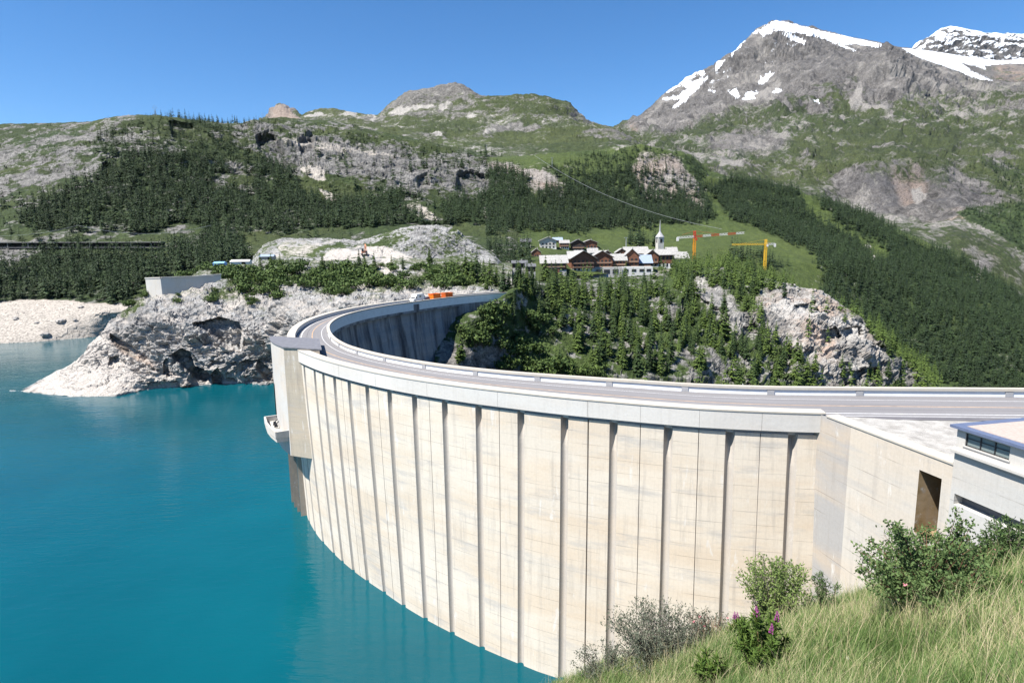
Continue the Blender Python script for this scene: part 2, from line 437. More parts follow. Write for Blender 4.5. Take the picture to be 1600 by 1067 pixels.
def headland_cover(e):
    top = smooth01((470 - e['py']) / 40) * smooth01((e['px'] - 215) / 50)
    g = 0.30 + 0.30 * top + 0.35 * e['jx'] + 0.35 * e['jf'] - 0.5 * np.clip(e['steep'] - 0.35, 0, 1)
    g = np.where(e['py'] > 505, 0.0, g)
    g = np.maximum(g, 0.85 * polys(e, [[(180, 490), (215, 455), (235, 470), (225, 482), (190, 505)], [(330, 455), (370, 420), (420, 420), (480, 425), (460, 450), (400, 455), (370, 480), (340, 480)], [(500, 425), (640, 430), (740, 425), (790, 440), (740, 455), (640, 445), (560, 455), (500, 440)], [(480, 408), (640, 418), (720, 408), (790, 410), (790, 440), (640, 420), (480, 415)]], 4))
    spit = polys(e, [[(0, 640), (30, 615), (130, 555), (165, 520), (230, 570), (300, 590), (300, 612), (160, 640)]], 5)
    quarry = polys(e, [[(495, 402), (530, 390), (560, 386), (600, 388), (640, 398), (640, 404), (495, 408)], [(590, 405), (610, 405), (612, 422), (588, 424)], [(300, 412), (360, 408), (360, 414), (300, 418)]], 1)
    pale = np.maximum(np.maximum(spit * 0.75, quarry), 0.46 + 0.12 * e['jy'] - 0.1 * top)
    pink = polys(e, [[(165, 518), (235, 565), (262, 590), (300, 600), (240, 606), (200, 570)]], 6) * 0.7 + 0.25 * spit
    dark = np.clip(1.5 * e['jf'] - e['jx'] - 0.6, 0, 0.4) * (spit < .5)
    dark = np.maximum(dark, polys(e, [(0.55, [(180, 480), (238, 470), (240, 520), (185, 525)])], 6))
    scrub = smooth01((e['jy'] + 0.1) * 2)
    return stack3(g, pale, 0 * g), stack3(scrub * 0.8, pink, dark), 0 * g
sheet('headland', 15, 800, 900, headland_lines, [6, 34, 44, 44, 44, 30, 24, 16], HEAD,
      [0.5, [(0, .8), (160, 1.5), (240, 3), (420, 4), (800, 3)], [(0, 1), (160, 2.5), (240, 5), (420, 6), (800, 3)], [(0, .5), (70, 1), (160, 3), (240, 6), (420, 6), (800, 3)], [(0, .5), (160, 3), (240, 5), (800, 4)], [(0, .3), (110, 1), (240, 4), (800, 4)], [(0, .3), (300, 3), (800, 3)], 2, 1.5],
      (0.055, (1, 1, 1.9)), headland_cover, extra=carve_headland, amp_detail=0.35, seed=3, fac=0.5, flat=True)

# ---- rock knoll behind the rubble field, with the quarried ground left of it
def knoll_cover(e):
    g = 0.44 + 0.35 * e['jx'] + 0.4 * e['jf'] - 0.4 * np.clip(e['steep'] - 0.45, 0, 1)
    g = np.maximum(g, polys(e, [(0.8, [(560, 388), (600, 376), (640, 366), (620, 382), (600, 390)]), (0.95, [(430, 384), (480, 384), (530, 380), (560, 378), (480, 400), (440, 398)])], 2))
    pale = polys(e, [(0.72, [(490, 405), (520, 392), (560, 385), (600, 387), (645, 399), (660, 404), (490, 408)]), (0.5, [(410, 400), (440, 378), (500, 376), (545, 372), (500, 392), (470, 402)])], 2)
    dark = polys(e, [(0.35, [(630, 385), (700, 370), (725, 385), (715, 402), (640, 400)])], 3)
    return stack3(g, np.maximum(pale, 0.12), 0 * g), stack3(0.3 * smooth01(e['jy'] * 2), 0 * g, dark), 0 * g
sheet('quarry_knoll', 385, 795, 440, [
    [(385, 424, 395), (412, 412, 395), (560, 410, 400), (775, 412, 405), (795, 430, 405)],
    [(385, 424, 405), (412, 402, 405), (480, 402, 405), (560, 402, 405), (640, 401, 405), (720, 399, 415), (775, 404, 420), (795, 430, 420)],
    [(385, 424, 425), (412, 394, 425), (440, 388, 430), (500, 390, 425), (560, 392, 418), (600, 392, 418), (650, 388, 420), (700, 385, 425), (740, 392, 430), (775, 402, 430), (795, 430, 430)],
    [(385, 424, 450), (412, 386, 450), (440, 378, 455), (500, 378, 450), (560, 383, 440), (600, 378, 438), (640, 370, 438), (680, 368, 440), (710, 372, 440), (740, 386, 440), (775, 400, 438), (795, 430, 438)],
    [(385, 424, 470), (412, 382, 470), (440, 373, 480), (500, 372, 480), (560, 376, 468), (600, 365, 462), (640, 354, 460), (680, 352, 458), (710, 358, 456), (740, 379, 452), (775, 400, 445), (795, 430, 445)],
    [(385, 424, 520), (412, 395, 520), (560, 390, 520), (640, 380, 520), (775, 410, 500), (795, 430, 500)]],
    [10, 24, 24, 20, 10], HEAD, [0.5, 1.5, [(400, 1), (560, 1.5), (640, 4), (720, 5), (780, 2)], [(400, 1.5), (600, 2.5), (700, 4), (780, 2)], 2, 2], (0.06, (1, 1, 0.8)), knoll_cover, seed=9, amp_detail=0.35, fac=0.6, flat=True)

# ---- left hillside across the lake
hill_lines = [
    [(x, y + 8, r - 4, -5) for x, y, r in shore([(-160, 541), (0, 537), (60, 534), (145, 527), (250, 515), (400, 505), (840, 500), (910, 500)])],
    shore([(-160, 541), (0, 537), (60, 534), (145, 527), (250, 515), (400, 505), (840, 500), (910, 500)]),
    [(-160, 505, 395), (0, 503, 395), (180, 490, 405), (300, 475, 420), (500, 440, 440), (800, 440, 450), (910, 454, 562.5)],
    [(-160, 476, 430), (0, 472, 430), (100, 470, 432), (200, 462, 440), (300, 445, 450), (400, 412, 470), (500, 405, 480), (800, 410, 480), (910, 424, 600)],
    [(-160, 384, 560), (0, 382, 560), (120, 382, 560), (250, 382, 570), (380, 375, 580), (480, 370, 585), (600, 362, 590), (800, 358, 640), (910, 372, 800)],
    [(-160, 330, 640), (0, 330, 640), (200, 320, 650), (400, 325, 680), (600, 310, 710), (700, 325, 720), (800, 320, 760), (910, 334, 950)],
    [(-160, 270, 760), (0, 265, 760), (160, 250, 740), (250, 252, 740), (330, 265, 760), (420, 250, 800), (520, 260, 800), (600, 268, 800), (700, 275, 820), (800, 285, 850), (910, 299, 1062.5)],
    [(-160, 225, 900), (0, 218, 900), (150, 208, 850), (250, 200, 840), (330, 212, 860), (420, 208, 930), (520, 222, 940), (640, 238, 960), (760, 256, 960), (800, 266, 980), (910, 280, 1225)],
    [(-160, 205, 1000), (0, 195, 1000), (90, 192, 1000), (140, 191, 960), (180, 183, 920), (240, 179, 900), (290, 187, 920), (345, 194, 950), (380, 195, 1000), (410, 187, 1060), (440, 185, 1100), (520, 190, 1100), (570, 202, 1100), (640, 215, 1100), (700, 230, 1080), (760, 242, 1050), (800, 255, 1050), (910, 269, 1312.5)],
    [(-160, 215, 1150), (0, 205, 1150), (240, 195, 1050), (440, 200, 1250), (640, 230, 1250), (800, 270, 1250), (910, 284, 1562.5)],
]
HOLLOWS = [([(400, 214), (425, 210), (436, 222), (448, 244), (425, 244), (405, 232)], 22), ([(466, 220), (488, 210), (492, 232), (472, 242)], 18), ([(265, 190), (303, 194), (300, 216), (270, 214)], 16), ([(160, 254), (178, 256), (178, 280), (162, 286)], 16), ([(715, 272), (735, 266), (762, 274), (756, 284), (735, 284), (722, 300), (712, 296)], 22), ([(650, 278), (668, 272), (672, 290), (655, 292)], 12)]
def carve_hill(P, px, py):
    P = P.copy(); m = np.zeros(px.shape)
    for pl, d in HOLLOWS: m = np.where(in_poly(pl, px, py), np.maximum(m, d), m)
    for ax in (0, 1): m = (m + np.roll(m, 1, ax) + np.roll(m, -1, ax)) / 3
    dirs = P[..., :2] / np.linalg.norm(P[..., :2], axis=2, keepdims=True)
    P[..., 0] += dirs[..., 0] * m; P[..., 1] += dirs[..., 1] * m
    return P
def hill_cover(e):
    forest = polys(e, [
        [(-150, 425), (0, 428), (50, 425), (62, 392), (110, 386), (250, 386), (330, 372), (380, 372), (372, 385), (400, 405), (340, 414), (230, 448), (190, 472), (0, 474), (-150, 478)],
        (0.9, [(20, 360), (60, 318), (140, 285), (210, 245), (290, 242), (370, 275), (410, 252), (440, 262), (470, 292), (560, 318), (640, 292), (690, 330), (725, 350), (680, 356), (600, 360), (530, 362), (470, 362), (400, 366), (330, 368), (280, 345), (230, 372), (110, 366)]),
        (0.30, [(140, 215), (160, 200), (240, 186), (330, 192), (380, 225), (405, 250), (350, 272), (300, 250), (200, 250), (150, 245)]),
        (0.85, [(690, 330), (740, 270), (860, 275), (860, 345), (780, 352), (740, 352)]),
        (0.35, [(550, 262), (700, 258), (760, 268), (700, 275), (600, 280)]),
        (0.06, [(-150, 420), (-150, 300), (60, 310), (160, 250), (140, 215), (240, 182), (420, 190), (840, 255), (840, 300), (600, 300), (300, 330), (60, 420)])])
    forest = np.where(polys(e, [[(470, 258), (515, 258), (520, 290), (540, 318), (520, 320), (490, 300)], [(330, 272), (398, 270), (396, 294), (332, 296)], [(620, 320), (660, 310), (700, 345), (660, 350)], [(380, 362), (540, 358), (545, 380), (380, 384)], [(-150, 430), (0, 425), (50, 425), (60, 392), (-150, 392)]]) > 0, 0.03, forest)
    forest = np.where((e['x'] < 262) & (e['y'] > 383) & (e['y'] < 404), np.minimum(forest, .06), forest)
    HR = polys(e, [[(400, 205), (470, 202), (560, 222), (640, 240), (700, 255), (690, 262), (600, 262), (560, 250), (470, 250), (420, 245)], [(620, 280), (700, 262), (760, 268), (770, 300), (700, 312), (640, 305)], [(540, 240), (640, 250), (640, 285), (560, 285)]])
    forest = np.where(HR > 0, np.minimum(forest, .02), forest)
    rock = polys(e, [(0.38, [(-150, 240), (0, 232), (40, 216), (90, 202), (140, 196), (160, 250), (165, 292), (110, 300), (60, 312), (-150, 310)]),
                     (0.85, [(380, 212), (470, 202), (560, 222), (640, 240), (760, 250), (860, 275), (860, 300), (760, 312), (690, 296), (620, 305), (560, 285), (470, 262), (420, 245)]),
                     (0.8, [(330, 272), (398, 270), (396, 294), (332, 296)]), (0.5, [(170, 215), (290, 215), (290, 245), (170, 245)]), (0.6, [(-150, 425), (50, 425), (60, 392), (-150, 392)])], 6)
    g = 0.70 + 0.45 * e['jx'] + 0.5 * e['jf'] - 0.50 * rock - 0.5 * np.clip(e['steep'] - 0.45, 0, 1)
    g = np.maximum(g, polys(e, [[(360, 362), (545, 358), (548, 380), (360, 384)]], 3))
    g = np.maximum(g, 0.62 * forest)
    beach = smooth01((e['py'] - 470 + 0.05 * np.clip(e['px'] - 150, 0, 200)) / 6)
    g = np.where(beach > 0.5, 0.08, g)
    pale = np.maximum(beach, polys(e, [[(463, 262), (500, 257), (512, 285), (490, 281)], (0.7, [(495, 292), (520, 300), (530, 318), (515, 318)]), (0.6, [(620, 322), (655, 312), (690, 345), (660, 345)]), (0.6, [(750, 320), (780, 318), (778, 345), (755, 348)]), (0.5, [(380, 212), (470, 215), (640, 245), (620, 250), (500, 240)])], 1, crisp=True))
    pink = np.where(beach > 0.5, 0.45 + 0.4 * e['jx'], 0)
    dark = np.clip(1.8 * e['jf'] - 0.9 * e['jx'] - 0.35, 0, 0.9) * (beach < .5)
    dark = np.maximum(dark, 1.0 * polys(e, [(0.7, [(400, 215), (425, 212), (440, 225), (450, 245), (420, 243)]), (0.6, [(468, 218), (490, 210), (490, 232), (470, 240)]), (0.6, [(265, 190), (305, 195), (300, 218), (270, 215)]), (0.7, [(160, 255), (178, 255), (178, 278), (162, 285)]), (0.55, [(700, 268), (760, 275), (755, 290), (720, 300), (700, 290)])], 2))  # shade of the carved hollows painted into the rock colour
    meadow = polys(e, [[(360, 362), (545, 358), (548, 380), (360, 384)]])
    scrub = np.clip(0.2 + 1.2 * e['jy'] + forest, 0, 0.95) * (1 - meadow)
    return stack3(g, pale, 0 * g), stack3(scrub, pink, dark), forest * (1 - beach)
sheet('left_hillside', -160, 905, 960, hill_lines, [3, 16, 16, 36, 40, 44, 36, 26, 6], HILL,
      [0.3, 0.8, 3.0, 3, 4, 9, [(0, 9), (300, 12), (400, 16), (840, 14)], [(0, 8), (300, 8), (430, 18), (840, 10)], [(0, 4), (430, 5), (840, 4)], 3], (0.014, (1, 1, 1.8)), hill_cover, extra=carve_hill, seed=21, amp_detail=0.35, fac=0.4, flat=True)

# ---- steep wooded slope below the village, downstream of the dam
gorge_lines = [
    [(680, 605, 208), (720, 630, 214), (800, 650, 218), (900, 660, 222), (1000, 660, 226), (1300, 670, 262), (1470, 675, 290)],
    [(680, 585, 205), (712, 580, 207), (760, 580, 222), (802, 578, 230), (850, 578, 233), (950, 580, 238), (1100, 588, 250), (1200, 596, 272), (1300, 605, 292), (1420, 612, 312), (1470, 650, 320)],
    [(680, 555, 212), (705, 556, 213), (745, 515, 222), (800, 514, 234), (850, 515, 250), (920, 514, 268), (1000, 515, 284), (1150, 518, 300), (1300, 528, 312), (1380, 550, 328), (1470, 630, 335)],
    [(680, 520, 222), (730, 520, 219), (775, 478, 231), (803, 474, 237), (850, 472, 268), (920, 468, 305), (1000, 462, 340), (1150, 460, 345), (1250, 468, 338), (1330, 498, 342), (1470, 610, 360)],
    [(680, 495, 230), (750, 486, 227), (788, 459, 237), (805, 452, 242), (840, 446, 285), (880, 441, 345), (920, 440, 395), (1000, 436, 440), (1060, 426, 440), (1130, 418, 420), (1230, 443, 385), (1290, 462, 372), (1340, 491, 368), (1400, 552, 372), (1470, 605, 385)],
    [(680, 500, 240), (760, 478, 246), (800, 447, 258), (840, 440, 320), (880, 437, 410), (1000, 432, 500), (1060, 420, 510), (1130, 420, 500), (1230, 455, 440), (1340, 520, 410), (1470, 630, 410)],
]
ROCKY = [(0.88, [(1185, 462), (1220, 448), (1285, 446), (1335, 490), (1415, 590), (1300, 598), (1240, 560), (1195, 500)]), (0.88, [(1062, 428), (1110, 438), (1190, 500), (1200, 530), (1160, 525), (1100, 475)]),
         (0.8, [(900, 440), (930, 445), (960, 480), (935, 478)]), (0.8, [(1005, 455), (1060, 475), (1070, 500), (1030, 490)]), (0.85, [(690, 540), (735, 535), (800, 545), (850, 590), (690, 590)]), (0.7, [(760, 470), (785, 478), (790, 495), (765, 505)]), (0.6, [(1060, 500), (1100, 540), (1180, 590), (1140, 590), (1080, 545)])]
def gorge_cover(e):
    rock = polys(e, ROCKY, 4)
    bushes = polys(e, [[(710, 560), (740, 500), (790, 470), (860, 500), (880, 590), (820, 560), (760, 550)]], 5)
    forest = np.clip(0.95 - 1.05 * rock - 0.75 * bushes + 0.3 * e['jx'] + 0.35 * e['jf'] * rock, 0, 1)
    forest = np.where(e['px'] < 790, 0.1, forest); forest = np.where((e['y'] < 457) & (e['x'] > 835) & (e['x'] < 1050), 0.06, forest)
    g = 0.66 + 0.35 * e['jx'] + 0.5 * e['jf'] - 0.5 * rock + 0.2 * bushes - 0.5 * np.clip(e['steep'] - 0.45, 0, 1)
    pale = 0.25 + 0.45 * polys(e, ROCKY[:2], 4) * (0.6 + 0.4 * e['jy'])
    pink = polys(e, [(0.8, [(1185, 470), (1300, 450), (1380, 560), (1300, 580)])], 8) * np.clip(0.4 + e['jx'] * 1.4, 0, 1)
    dark = np.clip(1.7 * e['jf'] - e['jx'] - 0.3, 0, 0.9)
    return stack3(g, pale, 0 * g), stack3(np.clip(0.4 + e['jy'], 0, 0.8), pink, dark), forest
NICHES = [([(1066, 468), (1090, 462), (1108, 475), (1102, 494), (1068, 494)], 12), ([(1160, 515), (1180, 505), (1190, 525), (1170, 535)], 9), ([(1240, 480), (1270, 474), (1280, 488), (1250, 492)], 8), ([(1282, 518), (1305, 512), (1316, 530), (1290, 542)], 12), ([(1310, 515), (1340, 512), (1345, 525), (1320, 530)], 8), ([(1360, 540), (1400, 545), (1402, 556), (1365, 552)], 7), ([(1225, 455), (1260, 452), (1262, 464), (1230, 468)], 6), ([(1330, 582), (1370, 575), (1375, 592), (1335, 595)], 8), ([(1110, 480), (1130, 488), (1140, 505), (1118, 495)], 6)]
def carve_gorge(P, px, py):
    P = P.copy(); m = np.zeros(px.shape)
    for pl, d in NICHES: m = np.where(in_poly(pl, px, py), np.maximum(m, d), m)
    for ax in (0, 1): m = (m + np.roll(m, 1, ax) + np.roll(m, -1, ax)) / 3
    dirs = P[..., :2] / np.linalg.norm(P[..., :2], axis=2, keepdims=True)
    P[..., 0] += dirs[..., 0] * m; P[..., 1] += dirs[..., 1] * m
    return P
sheet('gorge_slope', 680, 1470, 760, gorge_lines, [8, 40, 44, 44, 12], GORGE,
      [1, [(680, .8), (760, 1), (850, 2.5), (1000, 4), (1470, 6)], [(680, .8), (780, 1), (850, 3), (1000, 5), (1250, 9), (1470, 6)], [(680, .8), (800, 1), (1000, 5), (1250, 9), (1470, 5)], [(680, 1), (800, 1), (1000, 3), (1250, 4), (1470, 3)], 2], (0.03, (1, 1, 1.5)), gorge_cover, extra=carve_gorge, seed=33, amp_detail=0.35, fac=0.7, flat=True)

# ---- village terrace, meadows and wooded flank running down to the right
valley_lines = [
    [(760, 450, 400), (840, 440, 440), (900, 432, 480), (1000, 425, 520), (1100, 430, 550), (1200, 470, 560), (1300, 520, 560), (1420, 610, 560), (1600, 650, 530), (1760, 670, 520)],
    [(760, 425, 440), (850, 416, 470), (900, 412, 520), (1000, 411, 560), (1100, 412, 590), (1200, 425, 620), (1300, 450, 640), (1420, 530, 640), (1600, 575, 590), (1760, 590, 570)],
    [(760, 380, 560), (850, 378, 600), (900, 376, 630), (1000, 384, 670), (1100, 378, 700), (1200, 388, 720), (1300, 402, 720), (1420, 455, 720), (1600, 525, 670), (1760, 545, 640)],
    [(760, 335, 740), (900, 338, 800), (1000, 338, 820), (1130, 338, 860), (1250, 362, 860), (1400, 412, 820), (1500, 455, 780), (1600, 498, 740), (1760, 520, 700)],
    [(760, 290, 860), (900, 290, 900), (1000, 288, 950), (1080, 285, 1000), (1130, 308, 1000), (1250, 328, 960), (1400, 376, 900), (1500, 425, 870), (1600, 484, 820), (1760, 510, 780)],
    [(760, 247, 1000), (850, 243, 1040), (950, 236, 1080), (1000, 230, 1100), (1040, 238, 1100), (1080, 247, 1100), (1110, 272, 1100), (1150, 284, 1100), (1240, 299, 1050), (1330, 333, 1000), (1400, 360, 960), (1480, 398, 920), (1550, 441, 880), (1600, 474, 860), (1760, 545, 860)],
    [(760, 260, 1200), (1000, 250, 1250), (1150, 310, 1250), (1400, 400, 1100), (1600, 520, 1000), (1760, 580, 1000)],
]
MEADOW = [[(770, 372), (815, 358), (880, 360), (960, 366), (1000, 352), (1060, 352), (1120, 345), (1140, 345), (1165, 350), (1232, 378), (1288, 408), (1230, 416), (1130, 412), (1060, 402), (960, 388), (900, 400), (830, 400), (780, 395)],
          [(1102, 300), (1118, 303), (1140, 345), (1160, 352), (1125, 352), (1118, 330)], (0.9, [(1240, 302), (1252, 300), (1285, 330), (1345, 372), (1385, 388), (1392, 408), (1365, 410), (1350, 385), (1290, 348), (1250, 322)]), (0.9, [(1520, 468), (1545, 474), (1545, 490), (1520, 488)])]
def valley_cover(e):
    mead = polys(e, MEADOW, 2)
    upper = polys(e, [[(760, 240), (1000, 225), (1000, 262), (900, 270), (840, 262), (760, 262)]], 4)
    forest = polys(e, [(0.95, [(740, 370), (760, 300), (830, 300), (880, 290), (1000, 262), (1060, 290), (1100, 290), (1160, 284), (1240, 300), (1330, 333), (1480, 398), (1560, 440), (1620, 470), (1800, 520), (1800, 700), (1280, 560), (1280, 420), (1200, 380), (1000, 365), (820, 372)]), (0.45, [(840, 262), (1000, 225), (1080, 245), (1110, 275), (1060, 300), (900, 300)])])
    forest = forest * (1 - np.clip(1.3 * mead, 0, 1)); forest = np.maximum(forest, polys(e, [(0.5, [(1140, 395), (1180, 400), (1240, 418), (1200, 424), (1150, 412)]), (0.5, [(985, 375), (1020, 375), (1030, 388), (985, 385)]), (0.4, [(740, 420), (760, 385), (830, 388), (830, 425)])]))
    rock = polys(e, [(0.9, [(990, 252), (1050, 240), (1085, 290), (1040, 310), (1000, 300)]), (0.8, [(1060, 300), (1095, 300), (1112, 330), (1080, 330)]), (0.8, [(760, 250), (830, 262), (885, 290), (880, 305), (800, 290), (760, 275)])], 3)
    forest = forest * (1 - 0.7 * rock)
    g = np.clip(0.75 + 0.2 * e['jx'] + 0.4 * mead - 0.75 * rock, 0, 1)
    pale = polys(e, [(0.75, [(1350, 378), (1362, 382), (1372, 408), (1362, 408)]), (0.6, [(1075, 300), (1105, 318), (1100, 330), (1080, 322)]), (0.5, [(930, 250), (960, 258), (955, 262)])], 1)
    pink = rock * 0.5 * np.clip(0.5 + e['jx'], 0, 1)
    scrub = np.clip(0.3 + e['jy'] + 0.7 * forest, 0, 0.9) * (1 - mead) * (1 - 0.5 * upper)
    return stack3(g, pale, 0 * g), stack3(scrub, pink, 0 * g), forest
VILL = terrain_mat('valley_ground', 0.025, (0.09, 0.083, 0.08), (0.24, 0.225, 0.21), (0.036, 0.058, 0.013), (0.070, 0.092, 0.024), (0.36, 0.335, 0.30), 1.6, (1, 1, 1.4))
sheet('village_hill', 760, 1760, 860, valley_lines, [8, 24, 34, 32, 30, 6], VILL,
      [1, [(760, 1), (1100, 1.5), (1300, 5), (1760, 5)], [(760, 2), (1200, 3), (1760, 6)], 6, [(760, 8), (1000, 10), (1760, 6)], [(760, 4), (1040, 7), (1760, 4)], 3], (0.014, (1, 1, 1.5)), valley_cover, seed=45, amp_detail=0.4)

# ---- green rounded mountains in the middle of the skyline
def alp_cover(e):
    scree = polys(e, [[(606, 183), (625, 168), (660, 160), (668, 166), (640, 175), (625, 182)], [(655, 165), (675, 160), (680, 168), (660, 172)], [(676, 170), (700, 160), (716, 163), (712, 168), (690, 173)], [(718, 165), (760, 152), (752, 158), (726, 168)], [(515, 183), (545, 174), (570, 174), (555, 181)], [(575, 182), (590, 174), (588, 186), (580, 190)], [(670, 207), (690, 202), (700, 212), (676, 212)], [(728, 183), (745, 178), (755, 184), (732, 187)], [(740, 207), (765, 202), (778, 207), (745, 210)], (0.9, [(470, 180), (500, 174), (512, 180), (480, 186)])], 1)
    band = np.sin(e['P'][..., 2] * 0.045 + e['jx'] * 3 + e['px'] * 0.006)
    g = 0.72 + 0.3 * e['jx'] + 0.35 * e['jf'] - 0.3 * np.clip(band - 0.2, 0, 1) - 0.8 * np.clip(e['steep'] - 0.3, 0, 1)
    crag = polys(e, [[(418, 190), (424, 166), (438, 160), (456, 170), (474, 190)]], 1)
    top = polys(e, [(0.35, [(590, 180), (640, 140), (715, 126), (760, 152), (700, 160)])], 4)
    g = g - crag - top
    pink = crag * 0.35
    dark = polys(e, [(0.6, [(760, 190), (800, 183), (900, 185), (840, 194)]), (0.6, [(770, 182), (830, 172), (900, 178), (830, 182)]), (0.5, [(876, 200), (894, 197), (892, 204), (878, 206)])], 2)
    pale = np.maximum(scree, crag * 0.35)
    pale = np.maximum(pale, 0.34 + 0.25 * e['jy'] * (e['big'] > 0))
    yel = polys(e, [[(750, 214), (800, 206), (930, 212), (960, 225), (870, 232), (770, 228)]], 4)
    scrub = polys(e, [(0.8, [(640, 225), (720, 230), (830, 245), (960, 228), (990, 240), (840, 265), (700, 240)])], 4) * (1 - yel)
    return stack3(np.maximum(g, yel), pale * (1 - yel), 0 * g), stack3(scrub, pink, dark), 0 * g
sheet('green_mountain', 380, 1120, 620, [
    [(380, 240, 1150), (760, 262, 1150), (1120, 290, 1180)],
    [(380, 215, 1400), (560, 215, 1400), (700, 232, 1400), (800, 235, 1350), (960, 232, 1300), (1040, 245, 1280), (1120, 290, 1300)],
    [(380, 208, 1700), (560, 205, 1700), (640, 205, 1700), (760, 212, 1650), (900, 214, 1600), (980, 222, 1500), (1040, 248, 1450), (1120, 292, 1500)],
    [(380, 200, 2000), (500, 192, 2100), (590, 192, 2100), (650, 185, 2050), (740, 185, 2000), (800, 184, 1950), (860, 185, 1900), (900, 194, 1850), (960, 206, 1800), (1010, 232, 1700), (1120, 293, 1700)],
    [(380, 196, 2300), (420, 190, 2600), (500, 181, 2500), (590, 184, 2400), (640, 162, 2350), (700, 156, 2300), (750, 158, 2200), (820, 158, 2150), (860, 162, 2100), (890, 173, 2080), (920, 196, 2050), (960, 205, 2000), (1010, 234, 1900), (1120, 294, 1900)],
    [(380, 196, 2700), (418, 186, 3000), (426, 170, 3000), (438, 164, 3000), (455, 173, 3000), (472, 183, 2900), (500, 171, 2700), (520, 169, 2650), (560, 178, 2650), (590, 181, 2650), (612, 160, 2600), (640, 144, 2550), (680, 138, 2500), (712, 131, 2500), (732, 141, 2450), (752, 152, 2350), (790, 152, 2300), (820, 149, 2280), (860, 154, 2250), (890, 166, 2250), (905, 181, 2250), (920, 194, 2200), (960, 203, 2200), (1010, 236, 2100), (1120, 295, 2100)],
    [(380, 215, 3100), (440, 200, 3300), (712, 180, 2900), (860, 190, 2700), (1010, 270, 2500), (1120, 310, 2500)]],
    [6, 16, 20, 22, 24, 6], ALP, [4, 14, 22, 26, [(380, 14), (640, 30), (760, 26), (1120, 14)], [(380, 10), (425, 34), (460, 34), (490, 12), (1120, 12)], 10], (0.0055, (1, 1, 2.4)), alp_cover, seed=57, smoothx=3, amp_detail=0.55, fac=0.3)

# ---- high mountains on the right
SNOW = [[(1186, 50), (1200, 38), (1212, 32), (1250, 40), (1300, 53), (1382, 70), (1372, 75), (1340, 70), (1306, 70), (1290, 62), (1250, 52), (1226, 48), (1208, 48), (1192, 58)], [(1176, 52), (1186, 46), (1184, 56)], [(1222, 52), (1240, 56), (1260, 64), (1256, 68), (1232, 60)], [(1300, 64), (1335, 78), (1340, 80), (1315, 74)],
        [(1112, 119), (1096, 123), (1078, 131), (1066, 125), (1061, 130), (1075, 140), (1062, 149), (1036, 155), (1036, 158), (1064, 154), (1050, 169), (1058, 168), (1078, 152), (1092, 136)],
        [(1182, 132), (1196, 118), (1210, 110), (1204, 120), (1190, 132)], [(1138, 144), (1152, 139), (1156, 150), (1148, 152)], [(1158, 155), (1172, 142), (1184, 144), (1178, 154), (1166, 158)], [(1108, 142), (1118, 142), (1116, 146)],
        [(1205, 144), (1214, 138), (1222, 142), (1210, 147)], [(1170, 40), (1164, 62), (1150, 80), (1140, 92), (1146, 76), (1158, 56)], [(1120, 98), (1134, 92), (1128, 104), (1118, 110)], [(1092, 112), (1104, 112), (1096, 120)], [(1035, 148), (1070, 122), (1100, 110), (1060, 136)], [(1270, 157), (1282, 156), (1278, 160)]]
GLAC = [[(1408, 76), (1440, 78), (1500, 86), (1540, 92), (1570, 96), (1610, 90), (1760, 88), (1760, 98), (1610, 100), (1570, 100), (1540, 104), (1542, 110), (1526, 104), (1500, 98), (1520, 112), (1536, 118), (1552, 126), (1530, 124), (1500, 112), (1470, 102), (1440, 92)], [(1532, 86), (1568, 92), (1566, 96), (1535, 92)]]
